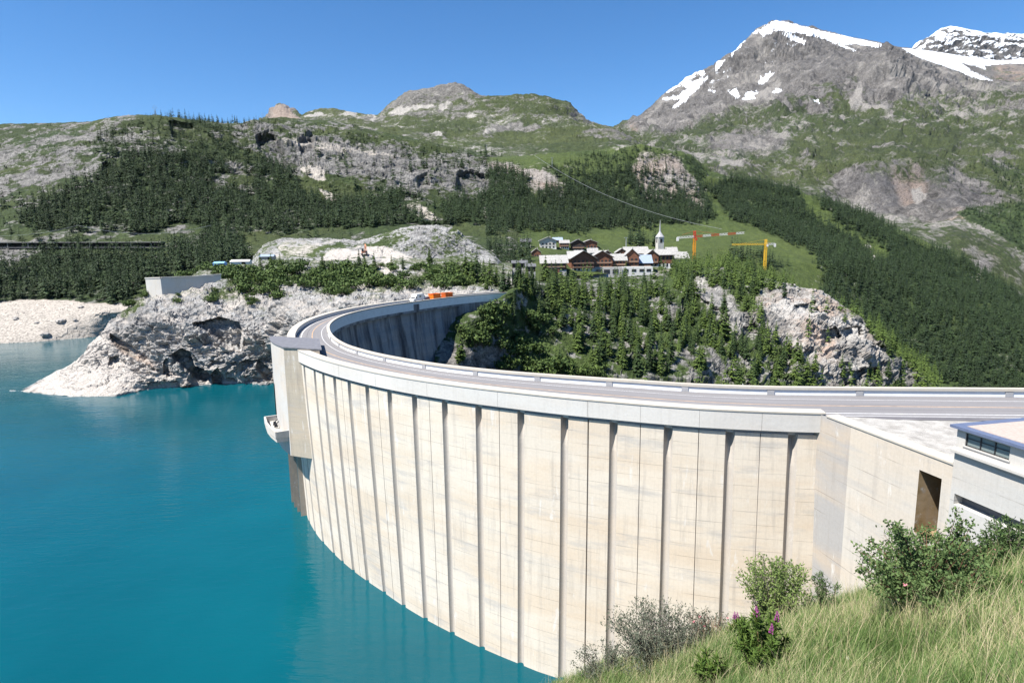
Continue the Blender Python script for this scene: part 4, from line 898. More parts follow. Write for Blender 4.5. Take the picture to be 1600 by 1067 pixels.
mb = MB(); wbox(mb, 14.45, 34, -0.9, 0.75, 38.12, 38.38); uv_wall(mb.build('ledge', M_HOUSE, house, bevel=0.03))
mb = MB()
WS0, WS1, WZ0, WZ1 = 15.05, 18.6, 38.72, 39.78
UO = 0.0
for a, b, z0, z1 in ((14.3, WS0, 38.38, 40.0), (WS1, 34, 38.38, 40.0), (WS0, WS1, 38.38, WZ0), (WS0, WS1, WZ1, 40.0)): wbox(mb, a, b, -0.35, UO, z0, z1)
wbox(mb, 14.3, 14.6, -12, -0.35, 36.0, 40.0)
uv_wall(mb.build('upper_wall', M_HOUSE, house))
win = MB()
for s in (WS0 + .04, WS0 + 1.2, WS0 + 2.36, WS1 - .04): wbox(win, s - .04, s + .04, -0.2, -0.08, WZ0, WZ1)
for z in (WZ0 + .03, WZ0 + .62, WZ1 - .03): wbox(win, WS0, WS1, -0.19, -0.10, z - .03, z + .03)
wf = win.build('window', M_IRON, house)
t = NT('window_glass'); t.p.inputs['Specular IOR Level'].default_value = 0.6; M_GLASS = t.done((0.16, 0.19, 0.185), 0.12)
mb = MB(); wbox(mb, WS0, WS1, -0.17, -0.15, WZ0, WZ1); mb.build('pane', M_GLASS, wf)
mb = MB(); wbox(mb, WS0 - .1, WS1 + .1, -0.08, 0.1, WZ0 - .1, WZ0); mb.build('sill', M_HOUSE, wf)
mb = MB(); wbox(mb, 14.0, 34, -12.5, 0.45, 40.0, 40.22); mb.build('roof_edge', M_BLUE, house)
mb = MB(); wbox(mb, 14.9, 33.5, -11.8, -0.25, 40.2, 40.27); mb.build('roof_surface', M_PINKROOF, house)

# ---------------------------------------------------------------- intake tower on the water side of the dam
tower = empty('intake_tower', (-44, 112, 0), 'square intake tower on the lake side of the dam, flat grey roof and balcony', 'tower')
TM = np.array([-42.1, 110.5]); TD = np.array([-36.0, 105.6]); TLf = np.array([-49.85, 124.7])   # camera corner, corner at the dam, far corner
TD = np.array([-34.5, 107.4])
TB = TLf + (TD - TM) * 1.5
quad = lambda z0, z1, g=0.0: None
def lerp(a, b, f): return tuple(np.array(a) * (1 - f) + np.array(b) * f)
TOPZ = 37.2
# lake face built in pieces round the doorway
mb = MB()
D0, D1, DZ0, DZ1 = 0.62, 0.84, 21.2, 28.6
def lf(f, z, out=0.0):
    p = np.array(lerp(TM, TLf, f)); n = np.array([-(TLf - TM)[1], (TLf - TM)[0]]); n /= np.linalg.norm(n); p = p + n * out
    return (p[0], p[1], z)
bot = 16.5
def bulge(f): return 0.9 * 4 * f * (1 - f)
NSEG = 12
for k in range(NSEG):
    f0, f1 = k / NSEG, (k + 1) / NSEG
    zr = [(bot, TOPZ)] if (f1 <= D0 or f0 >= D1) else [(bot, DZ0), (DZ1, TOPZ)]
    for z0, z1 in zr: mb.add([lf(f0, z0, bulge(f0)), lf(f0, z1, bulge(f0)), lf(f1, z1, bulge(f1)), lf(f1, z0, bulge(f1))], [(0, 1, 2, 3)])
mb.add([(*TLf, bot), (*TLf, TOPZ), (*TB, TOPZ), (*TB, bot)], [(0, 1, 2, 3)])
poly = [lf(k / NSEG, 0, bulge(k / NSEG))[:2] for k in range(NSEG + 1)] + [tuple(TB), tuple(TD)]
mb.add([(x, y, bot) for x, y in poly], [tuple(range(len(poly)))])
mb.build('lake_face', M_TOWER, tower)
sd_ = MB(); sd_.add([(*TM, bot), (*TD, bot), (*TD, TOPZ), (*TM, TOPZ)], [(0, 1, 2, 3)]); so_ = sd_.build('side_face', M_TOWER_SIDE, tower)
l = so_.data.uv_layers.new(name='UVMap')
for lp in so_.data.loops:
    v = so_.data.vertices[lp.vertex_index].co; l.data[lp.index].uv = (math.hypot(v.x - TM[0], v.y - TM[1]) + 40, v.z)
mb = MB()
roofp = [(x, y) for x, y in [lf(k / NSEG, 0, bulge(k / NSEG) + 0.12)[:2] for k in range(NSEG + 1)]]
roofp = [tuple(np.array(roofp[0]) + np.array([0.08, -0.2]))] + roofp[1:] + [tuple(TB), tuple(TD + np.array([0.5, -0.3]))]
mb.prism(roofp[::-1], TOPZ, TOPZ + 0.22); mb.build('roof', M_ROOF, tower)
# dark chamber behind the doorway
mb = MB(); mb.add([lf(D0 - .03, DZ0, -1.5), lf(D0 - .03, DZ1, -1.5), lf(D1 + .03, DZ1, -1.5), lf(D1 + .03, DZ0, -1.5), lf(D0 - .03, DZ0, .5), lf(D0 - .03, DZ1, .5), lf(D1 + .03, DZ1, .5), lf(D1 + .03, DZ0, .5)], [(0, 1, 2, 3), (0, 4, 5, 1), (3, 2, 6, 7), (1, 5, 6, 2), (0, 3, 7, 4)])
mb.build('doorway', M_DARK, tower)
# balcony
mb = MB()
B0, B1, BO = 0.03, 0.80, 2.3
pb = [lf(B0, 0, 0.1)[:2], lf(B0, 0, BO)[:2], lf(0.28, 0, BO + .55)[:2], lf(0.5, 0, BO + .75)[:2], lf(B1, 0, BO + .5)[:2], lf(B1, 0, 0.3)[:2]]
mb.prism(pb[::-1], 19.3, 20.3)
bal = mb.build('balcony', M_TOWER, tower)
mb = MB()
for a, b in zip(pb[:-1], pb[1:]): mb.bar((*a, 20.75), (*b, 20.75), 0.34, 1.3)
mb.build('balcony_parapet', M_TOWER, bal)
for f in (.42, .52):
    p = lf(f, 20.6, 1.5); MB().box((p[0], p[1], 20.95), (0.7, 0.6, 0.7), 0.4, 0.7).bar((p[0], p[1], 21.2), (p[0] + .5, p[1] + .6, 21.7), .14).build('winch', M_IRON, bal)
# pile legs down into the water, set back under the tower
for px_, py_, w_l, nm in ((457.5, 782, .5, 'leg'), (462, 790, .55, 'leg'), (467, 797, .6, 'leg'), (475.5, 803, 1.35, 'wide_leg')):
    q = at_z(px_, py_, 0.0); MB().box((q[0], q[1], bot / 2 - 2.45), (w_l, 1.6, bot + 5), 0.35).build(nm, M_PIER, tower)

# ---------------------------------------------------------------- lake
t = NT('glacial_water'); ps = t.pos()
w1 = t.noise(t.map(ps, (0.35, 1.0, 1), (0, 0, 0.35)), 0.8, 4, 0.55); w2 = t.noise(ps, 0.03, 3, 0.5); w3 = t.noise(t.map(ps, (0.5, 1.0, 1), (0, 0, 0.3)), 0.09, 3, 0.55)
c = t.ramp(w2, [(0.3, (0.0008, 0.056, 0.076)), (0.7, (0.0015, 0.071, 0.094))])
h = t.math('ADD', t.math('MULTIPLY', w1, 1.1), t.math('MULTIPLY', w3, 1.6))
t.p.inputs['IOR'].default_value = 1.33; t.p.inputs['Specular IOR Level'].default_value = 0.5
t.bump(h, 0.2, 0.5)
t.l(t.ramp(t.noise(t.map(ps, (0.5, 1, 1), (0, 0, .5)), 0.02, 4, .6), [(.4, .05), (.6, .13)]), t.p.inputs['Roughness'])
M_WATER = t.done(c)
th_w = np.arange(118, TH_END, 2.0)
edge = arc(th_w, Ro(th_w) - 4.0)
pts = [(-1500, -600), (28, -600), (30, 40), (34, 58)] + [tuple(p) for p in edge[::-1]] + [(-10, 300), (-60, 420), (-160, 430), (-1500, 560)]
bm_v = [(x, y, 0.0) for x, y in pts]
from mathutils.geometry import tessellate_polygon
tri = tessellate_polygon([[Vector(p) for p in bm_v]])
me = bpy.data.meshes.new('lake'); me.from_pydata(bm_v, [], [tuple(f) for f in tri]); me.materials.append(M_WATER); me.update()
tag(link(bpy.data.objects.new('lake', me)), kind='structure')

# faint painted number on the abutment wall
def on_wall(x, y):
    a, b, c = (float(v) for v in ray(x, y)); k = float(WA @ WN) / (a * WN[0] + b * WN[1]); q = np.array([a * k, b * k]); return float((q - WA) @ WD), EYE + c * k
s0, z0 = on_wall(1381, 833); M_MARK = plain('faded_paint_mark', (0.27, 0.225, 0.19), .2, 9)
def stroke(mb, a, b): mb.bar((*wp(s0 + a[0], .006), z0 + a[1]), (*wp(s0 + b[0], .006), z0 + b[1]), .07, .01)
mk = MB(); stroke(mk, (.0, .0), (.12, .55)); mk.build('painted_digit', M_MARK, abut)
mk = MB(); stroke(mk, (.28, .5), (.62, .5)); stroke(mk, (.62, .52), (.42, .02)); mk.build('painted_digit', M_MARK, abut)
# ---------------------------------------------------------------- foliage materials
def leaf_mat(name, lo, hi, attr='tint', rough=0.75, trans=0.0):
    t = NT(name); a = t.sep(t.attr(attr).outputs['Color'])
    oi = t.n('ShaderNodeObjectInfo')
    f = t.math('ADD', t.math('MULTIPLY', a[0], 0.75), t.math('MULTIPLY', oi.outputs['Random'], 0.25))
    c = t.ramp(f, [(0.0, lo), (1.0, hi)])
    if trans:
        tr = t.n('ShaderNodeBsdfTranslucent'); t.l(c, tr.inputs[0]); mx = t.n('ShaderNodeMixShader'); mx.inputs[0].default_value = trans
        out = t.t.nodes['Material Output']; t.l(t.p.outputs[0], mx.inputs[1]); t.l(tr.outputs[0], mx.inputs[2]); t.l(mx.outputs[0], out.inputs[0])
    return t.done(c, rough)
M_PINE = leaf_mat('conifer_needles', (0.010, 0.024, 0.008), (0.040, 0.068, 0.017))
M_LARCH = leaf_mat('larch_needles', (0.018, 0.038, 0.008), (0.078, 0.116, 0.021))
M_FAR = leaf_mat('far_needles', (0.008, 0.018, 0.007), (0.027, 0.049, 0.0135))
M_SHRUB = leaf_mat('shrub_leaves', (0.026, 0.052, 0.013), (0.085, 0.125, 0.03))
M_BARK = plain('grey_bark', (0.12, 0.095, 0.075), 0.3, 6)

def conifer_arrays(h, rad, whorls, per, seed, sprays=True, base=0.08, bush=0.0):
    """one conifer crown: drooping sprays in whorls; returns V, F(tri), tint"""
    rg = np.random.default_rng(seed); V, F, T = [], [], []
    for w in range(whorls):
        f = (w + rg.uniform(-.25, .25)) / whorls
        z = h * (base + (1 - base) * f); L = rad * ((1 - f) ** 0.85) * rg.uniform(0.8, 1.12) + 0.12
        if f < .15: L *= 0.75 + f * 1.6
        n = max(4, int(per * (1 - 0.45 * f))); ph = rg.uniform(0, 6.28)
        for k in range(n):
            if rg.random() < 0.10: continue
            a = ph + 6.283 * k / n + rg.uniform(-.3, .3); l = L * rg.uniform(0.62, 1.12); wd = l * rg.uniform(.42, .62)
            ca, sa = math.cos(a), math.sin(a); dr = l * rg.uniform(.12, .55) - .1 * h / whorls
            tint = rg.uniform(0, 1)
            def pt(u, v, dz): return (u * ca - v * sa, u * sa + v * ca, z + dz)
            i = len(V)
            V += [pt(0.05 * l, 0, .45 * h / whorls), pt(.55 * l, wd * .5, -dr * .45), pt(l, 0, -dr), pt(.55 * l, -wd * .5, -dr * .45), pt(.6 * l, 0, .18 * h / whorls - dr * .3)]
            F += [(i, i + 4, i + 1), (i + 4, i + 2, i + 1), (i, i + 3, i + 4), (i + 4, i + 3, i + 2)]
            T += [tint * .8, tint, min(1, tint + .25), tint, tint]
            if sprays:
                for sgn in (-1, 1):
                    i = len(V); q = rg.uniform(.35, .7)
                    V += [pt(q * l, 0, -dr * q * .6), pt((q + .28) * l, sgn * wd * .75, -dr * q - .03 * l), pt((q + .08) * l, sgn * wd * .28, -dr * q - .22 * l)]
                    F += [(i, i + 1, i + 2)]; T += [tint, min(1, tint + .2), tint * .7]
    i = len(V); V += [(0, 0, h * 1.03), (.16, 0, h * .88), (-.08, .14, h * .88), (-.08, -.14, h * .88)]; F += [(i, i + 1, i + 2), (i, i + 2, i + 3), (i, i + 3, i + 1)]; T += [.8] * 4
    return np.array(V, np.float32), np.array(F, np.int32), np.array(T, np.float32)

def shrub_arrays(w, h, n, seed, leaf=0.5):
    rg = np.random.default_rng(seed); lob = [(rg.uniform(-.35, .35) * w, rg.uniform(-.35, .35) * w, h * rg.uniform(.35, .68), rg.uniform(.28, .42) * w) for _ in range(6)]
    V, F, T = [], [], []
    for _ in range(n):
        lx, ly, lz, lr = lob[rg.integers(6)]
        d = rg.normal(size=3); d /= np.linalg.norm(d); rr = lr * rg.uniform(.55, 1.08)
        c = np.array([lx + d[0] * rr, ly + d[1] * rr, max(.05 * h, lz + d[2] * rr * h / w * .9)])
        nrm = d + rg.normal(size=3) * .6; nrm /= np.linalg.norm(nrm)
        a = np.cross(nrm, rg.normal(size=3)); a /= np.linalg.norm(a); b = np.cross(nrm, a); s = leaf * rg.uniform(.5, 1.2)
        i = len(V); V += [c - a * s, c + b * s * .55, c + a * s, c - b * s * .55]; F += [(i, i + 1, i + 2), (i, i + 2, i + 3)]
        tt = rg.uniform(0, 1); T += [tt, tt, min(1, tt + .15), tt]
    return np.array(V, np.float32), np.array(F, np.int32), np.array(T, np.float32)

def tint_mesh(name, arr, mat):
    V, F, T = arr
    return np_mesh(name, V, F, [mat], attrs={'tint': np.c_[T, T, T]})

def trunk_mesh(h, r0, lean=0.0):
    mb = MB(); mb.tube([(0, 0, -1.2), (0, 0, h * .3), (lean, 0, h * .7), (lean, 0, h * .97)], [r0 * 1.2, r0 * .8, r0 * .45, .03], 6)
    me = bpy.data.meshes.new('trunk'); me.from_pydata(mb.v, [], mb.f); me.materials.append(M_BARK); me.update(); return me

# prototypes, 1 unit = 1 m, about 15 m tall
NEAR_CR = [tint_mesh('crown', conifer_arrays(15, r, wh, p, 100 + k), M_PINE if k % 2 == 0 else M_LARCH) for k, (r, wh, p) in enumerate([(3.2, 17, 11), (3.8, 15, 11), (2.9, 18, 10), (4.1, 14, 12), (2.6, 17, 9), (3.5, 16, 11)])]
NEAR_TR = [trunk_mesh(15, .24) for _ in range(2)]
FARP = [conifer_arrays(15, r, wh, p, 200 + k, False) for k, (r, wh, p) in enumerate([(2.9, 7, 7), (3.3, 7, 7), (2.5, 8, 6), (3.6, 6, 7), (2.2, 8, 6)])]

def sample_sheet(name, per_m2, seed, xr=(-60, 1660), yr=(0, 1067), slope_lift=0.0, jitter=True):
    s = SHEETS[name]; P = s['P']; f = s['forest']; rg = np.random.default_rng(seed)
    a = P[1:, :-1] - P[:-1, :-1]; b = P[:-1, 1:] - P[:-1, :-1]
    A = np.abs(a[..., 0] * b[..., 1] - a[..., 1] * b[..., 0])          # area in plan
    px, py = s['px'][:-1, :-1], s['py'][:-1, :-1]
    exp = A * f[:-1, :-1] * per_m2 * ((px > xr[0]) & (px < xr[1]) & (py > yr[0]) & (py < yr[1]))
    n = rg.poisson(exp); ii, jj = np.nonzero(n)
    rep_ = n[ii, jj]; ii = np.repeat(ii, rep_); jj = np.repeat(jj, rep_)
    u, v = rg.random(len(ii))[:, None], rg.random(len(ii))[:, None]
    return P[ii, jj] + a[ii, jj] * u + b[ii, jj] * v, s['px'][ii, jj], s['py'][ii, jj]

def bake(name, pos, scale, mat, seed, protos, label=None, kind='stuff', tint_bias=None, width=None):
    rg = np.random.default_rng(seed); n = len(pos); which = rg.integers(len(protos), size=n); rot = rg.uniform(0, 6.283, n)
    VV, FF, TT = [], [], []; off = 0
    for k, (V, F, T) in enumerate(protos):
        m = np.nonzero(which == k)[0]
        if not len(m): continue
        c, s_ = np.cos(rot[m])[:, None], np.sin(rot[m])[:, None]; sc = scale[m][:, None]; wd = 1.3 * sc * (1 if width is None else width[m][:, None])
        x = (V[None, :, 0] * c - V[None, :, 1] * s_) * wd + pos[m, 0:1]; y = (V[None, :, 0] * s_ + V[None, :, 1] * c) * wd + pos[m, 1:2]; z = V[None, :, 2] * sc * rg.uniform(.85, 1.15, len(m))[:, None] + pos[m, 2:3]
        VV.append(np.stack([x, y, z], -1).reshape(-1, 3))
        FF.append((F[None] + (np.arange(len(m)) * len(V))[:, None, None] + off).reshape(-1, 3)); off += len(m) * len(V)
        tb = rg.normal(0, .26, len(m))[:, None] if tint_bias is None else tint_bias[m][:, None]
        TT.append(np.clip(T[None] * .75 + .12 + tb, 0, 1).reshape(-1))
    T = np.concatenate(TT); o = link(bpy.data.objects.new(name, np_mesh(name, np.concatenate(VV), np.concatenate(FF), [mat], attrs={'tint': np.c_[T, T, T]})))
    tag(o, label, None, None, kind); return o

# far-off woods: nobody could count these
p1, x1, y1 = sample_sheet('left_hillside', 0.062, 1)
sc1 = (0.45 + 1.0 * RNG.beta(1.6, 2.0, len(p1))) * np.where(y1 < 240, 0.7, 1.0)
bake('forest', p1, sc1, M_FAR, 11, FARP)
p2, x2, y2 = sample_sheet('village_hill', 0.075, 2)
sc2 = (0.4 + 1.0 * RNG.beta(1.6, 2.2, len(p2))) * np.where(y2 < 270, 0.6, 1.0)
bake('forest', p2, sc2, M_FAR, 12, FARP)
p3, x3, y3 = sample_sheet('high_mountain', 0.012, 3, yr=(225, 600))
bake('forest', p3, RNG.uniform(0.6, 1.1, len(p3)), M_FAR, 13, FARP)

# gorge slope: the trees that show largest stand as trees of their own, the rest as one wood
p4, x4, y4 = sample_sheet('gorge_slope', 0.042, 4, xr=(690, 1470))
sc4 = 0.36 + 0.68 * RNG.beta(2, 2.2, len(p4)); size = sc4 / np.linalg.norm(p4[:, :2], axis=1)
big_n = 245
order = np.argsort(-(size + 0.0 * size) * (y4 < 600) * (x4 < 1430)); near_i, rest_i = order[:big_n], order[big_n:]
bake('forest', p4[rest_i], sc4[rest_i], M_LARCH, 14, FARP[:3] + [conifer_arrays(15, 3.0, 10, 8, 300), conifer_arrays(15, 2.6, 11, 8, 301)])

GROUPS = {}
def tree(pos, sc, k, label, group, rz):
    e = empty('conifer_tree', pos, label, 'tree', group, rz, sc, local=True)
    tr = bpy.data.objects.new('trunk', NEAR_TR[k % 2]); COL.objects.link(tr); tr.parent = e
    cr = bpy.data.objects.new('crown', NEAR_CR[k % 6]); COL.objects.link(cr); cr.parent = e
    return e
for q in near_i:
    tree(tuple(p4[q] - np.array([0, 0, .3])), float(sc4[q]), int(RNG.integers(6)), 'green conifer among the nearest rows on the gorge slope behind the dam road', 'conifers on the gorge slope', float(RNG.uniform(0, 6.28)))

# hand-placed trees: beside the grassy bank past the far end of the dam, and small ones on the plateau
for i, (x, y, h) in enumerate([(716, 438, 40), (728, 436, 44), (738, 440, 38), (746, 437, 48), (756, 442, 40), (766, 446, 44), (776, 448, 36), (786, 450, 34), (795, 452, 30), (722, 446, 26), (760, 452, 26), (705, 436, 24), (812, 454, 26), (822, 450, 28), (834, 450, 30), (803, 472, 26), (791, 492, 26), (830, 470, 26), (815, 490, 26)]):
    nm = ['headland'] if x < 790 else ['gorge_slope']
    p = ground_at(x, y, nm); d_ = p.y; hm = h * d_ / FPX
    tree((p.x, p.y, p.z - .3), hm / 15, [1, 3, 5, 0][i % 4], 'light green conifer in the cluster past the far end of the dam crest', 'conifers past the far end of the dam', i * 1.7)
for i, (x, y, h) in enumerate([(438, 424, 30), (452, 428, 26), (505, 424, 30), (520, 428, 24), (545, 424, 26), (562, 420, 32), (570, 424, 28), (585, 422, 30), (612, 422, 24), (630, 420, 20), (672, 412, 28), (408, 428, 34), (424, 420, 26)]):
    p = ground_at(x, y, ['headland']); hm = h * p.y / FPX
    tree((p.x, p.y, p.z - .3), hm / 15, [1, 0, 3, 5][i % 4], 'small conifer on the rocky plateau in front of the white rubble', 'small conifers on the plateau', i * 2.3)

# shrubs
SH = [tint_mesh('foliage', shrub_arrays(4, 3, 260, 400 + k, .42), M_SHRUB) for k in range(4)]
SHT = []
for k in range(2):
    mb = MB()
    for a in range(4):
        an = a * 1.6 + k; mb.tube([(0, 0, -.5), (math.cos(an) * .5, math.sin(an) * .5, .8), (math.cos(an) * 1.0, math.sin(an) * 1.0, 1.7)], [.1, .07, .03], 5)
    me = bpy.data.meshes.new('stems'); me.from_pydata(mb.v, [], mb.f); me.materials.append(M_BARK); me.update(); SHT.append(me)
def shrub(x, y, w, label, group, i, names):
    p = ground_at(x, y, names); wm = w * p.y / FPX
    e = empty('shrub', (p.x, p.y, p.z - .2), label, 'shrub', group, i * 1.3, wm / 4, local=True)
    for nm, me in (('foliage', SH[i % 4]), ('stems', SHT[i % 2])):
        o_ = bpy.data.objects.new(nm, me); COL.objects.link(o_); o_.parent = e
rs = random.Random(5)
i = 0
for (cx, cy, rx, ry, n, w0, w1) in [(395, 440, 45, 18, 22, 14, 30), (360, 432, 30, 12, 10, 14, 24), (445, 430, 30, 10, 10, 12, 22), (530, 432, 40, 12, 16, 14, 28), (560, 440, 30, 10, 8, 16, 30), (620, 445, 30, 10, 10, 16, 30), (690, 425, 40, 10, 16, 12, 24), (715, 440, 30, 10, 10, 12, 26), (200, 478, 18, 10, 6, 8, 16), (335, 470, 10, 14, 5, 10, 20), (310, 425, 40, 6, 10, 10, 20), (430, 455, 12, 20, 6, 14, 26), (520, 455, 45, 10, 14, 12, 26), (590, 440, 60, 14, 18, 12, 24), (690, 445, 45, 10, 12, 12, 24), (480, 440, 25, 18, 10, 12, 26), (460, 425, 40, 8, 10, 10, 22), (390, 470, 30, 14, 8, 8, 18), (270, 470, 25, 12, 6, 7, 15), (640, 420, 70, 6, 18, 8, 16), (345, 425, 25, 5, 8, 8, 16), (230, 470, 8, 8, 4, 8, 14)]:
    for _ in range(n):
        shrub(cx + rs.gauss(0, .5) * rx, cy + rs.gauss(0, .5) * ry, rs.uniform(w0, w1), 'low green shrub growing in the pale rock of the headland left of the dam', 'shrubs on the pale headland', i, ['headland']); i += 1
for (cx, cy, rx, ry, n, w0, w1) in [(745, 530, 22, 14, 14, 16, 32), (775, 510, 22, 20, 12, 16, 30), (820, 545, 30, 20, 14, 16, 32), (860, 580, 40, 10, 14, 16, 34), (790, 575, 40, 10, 12, 14, 26), (765, 490, 10, 8, 6, 12, 22), (940, 585, 40, 6, 8, 14, 26), (840, 500, 30, 20, 10, 14, 26)]:
    for _ in range(n):
        shrub(cx + rs.gauss(0, .5) * rx, cy + rs.gauss(0, .5) * ry, rs.uniform(w0, w1), 'bright green bush on the slope where the dam meets the far bank', 'bushes beside the shaded dam face', i, ['gorge_slope']); i += 1

# boulders on the drained far shore
M_BOUL = plain('boulder_stone', (0.30, 0.28, 0.26), .25, .8, .9, bump=.3)
for i, (x, y, w, lab) in enumerate([(95, 503, 13, 'largest boulder on the drained far shore'), (71, 522, 14, 'dark boulder low on the far shore near the water'), (126, 481, 9, 'small pale boulder high on the far shore'), (25, 499, 9, 'small boulder at the left end of the far shore'), (118, 500, 7, 'small boulder right of the largest one on the far shore'), (57, 505, 7, 'flat boulder left of the largest one on the far shore')]):
    p = ground_at(x, y, ['left_hillside']); wm = w * p.y / FPX; bm_ = bmesh.new(); bmesh.ops.create_icosphere(bm_, subdivisions=3, radius=wm * .5)
    V_ = np.array([v.co[:] for v in bm_.verts]); dsp = 1 + .28 * facets(V_ * (2.2 / wm) + i * 7, 3) + .1 * facets(V_ * (6 / wm) + i * 3, 5)
    for v, k_ in zip(bm_.verts, dsp): v.co *= k_; v.co.z *= .62
    me = bpy.data.meshes.new('boulder'); bm_.to_mesh(me); bm_.free(); me.materials.append(M_BOUL); o_ = link(bpy.data.objects.new('boulder', me)); o_.location = p; tag(o_, lab, 'boulder', 'boulders on the far shore')
# ---------------------------------------------------------------- village on its shelf
M_WOOD = plain('red_brown_timber', (0.165, 0.075, 0.045), 0.25, 1.2)
M_WOODD = plain('dark_timber', (0.05, 0.034, 0.026), 0.25, 1.2)
M_REND = plain('pale_render', (0.42, 0.405, 0.38), 0.1, 0.8)
M_STONEW = plain('stone_wall', (0.27, 0.25, 0.225), 0.25, 1.5, bump=.3)
M_SLATE = plain('pale_slate_roof', (0.29, 0.282, 0.27), 0.3, 0.9)
M_SLATED = plain('grey_slate_roof', (0.105, 0.107, 0.115), 0.2, 0.9)
M_METALR = plain('blue_grey_metal_roof', (0.25, 0.30, 0.38), 0.1, 0.9, 0.45)
M_BALC = plain('weathered_balcony_boards', (0.26, 0.165, 0.115), 0.2, 2)
M_WIN = plain('dark_window_glass', (0.03, 0.035, 0.042), 0.1, 2, 0.15)
M_WHITE = plain('white_render', (0.62, 0.61, 0.58), 0.06, 1)

def house(x, y, w, h, label, wall=None, roof=None, gable=False, depth=0.9, rise=0.30, floors=2, balc=True, base=0.25, rz=0.0, name='chalet', nwin=4, d=None, basemat=None, push=0.0):
    """w, h in pixels of the photograph at the foot (x, y) of the house; gable = gable end towards the lake"""
    p = ground_at(x, y, ['village_hill']) if d is None else Vector(at_r(x, y, d)); k = p.y / FPX
    p = p + Vector((0, push, 0)); W_, H_ = w * k, h * k; D_ = W_ * depth; ez = H_ * (1 - rise)
    e = empty(name, (p.x, p.y + D_ / 2, p.z - 1.0), label, 'house', 'houses of the village', rz, 1.0, local=True); z0 = -3.0; H1 = ez + 1.0; HT = H_ + 1.0
    wall = wall or M_WOOD; roof = roof or M_SLATE
    hx, hy = W_ / 2, D_ / 2
    mb = MB(); bz = base * H1
    if gable: mb.add([(-hx, -hy, bz), (hx, -hy, bz), (hx, hy, bz), (-hx, hy, bz), (-hx, -hy, H1), (hx, -hy, H1), (hx, hy, H1), (-hx, hy, H1), (0, -hy, HT - .3), (0, hy, HT - .3)],
                     [(0, 1, 5, 8, 4), (2, 3, 7, 9, 6), (1, 2, 6, 5), (3, 0, 4, 7)])
    else: mb.add([(-hx, -hy, bz), (hx, -hy, bz), (hx, hy, bz), (-hx, hy, bz), (-hx, -hy, H1), (hx, -hy, H1), (hx, hy, H1), (-hx, hy, H1), (-hx, 0, HT - .3), (hx, 0, HT - .3)],
                 [(0, 1, 5, 4), (2, 3, 7, 6), (1, 2, 6, 9, 5), (3, 0, 4, 8, 7)])
    mb.build('wall', wall, e)
    MB().box((0, 0, (z0 + bz) / 2), (W_ * 1.01, D_ * 1.01, bz - z0)).build('ground_floor', basemat or M_REND, e)
    t_, o_ = 0.35, 0.09 * W_
    mb = MB()
    if gable: sides = [((-hx - o_, 0), 0), ((hx + o_, 0), 0)]
    sl = (HT - H1) / (hx if gable else hy); dr = sl * o_
    a = (hx if gable else hy) + o_; b = (hy if gable else hx) + o_
    for sgn in (-1, 1):
        prof = [(0, HT), (sgn * a, H1 - dr), (sgn * a, H1 - dr + t_), (0, HT + t_)]
        vs = [((u, -b, z) if gable else (-b, u, z)) for u, z in prof] + [((u, b, z) if gable else (b, u, z)) for u, z in prof]
        mb.add(vs, [(0, 1, 2, 3), (4, 7, 6, 5), (0, 4, 5, 1), (1, 5, 6, 2), (2, 6, 7, 3)])
    rf = mb.build('roof', roof, e)
    MB().box((hx * .3, hy * .15, HT + .3), (.8, .8, 1.6)).build('chimney', M_STONEW, rf)
    fh = (H1 - 0.4) / (floors + (0.5 if gable else 0))
    for f in range(floors):
        zc = 0.4 + fh * (f + .55)
        wd = W_ * .88
        for q in range(nwin):
            MB().box((-wd / 2 + wd * (q + .5) / nwin, -hy * 1.01 - .06, zc), (wd / nwin * .48, .16, fh * .48)).build('window', M_WIN, e)
        if balc and f > 0: MB().box((0, -hy - .55, zc - fh * .42), (W_ * .9, 1.1, fh * .34)).build('balcony', M_BALC, e)
    return e

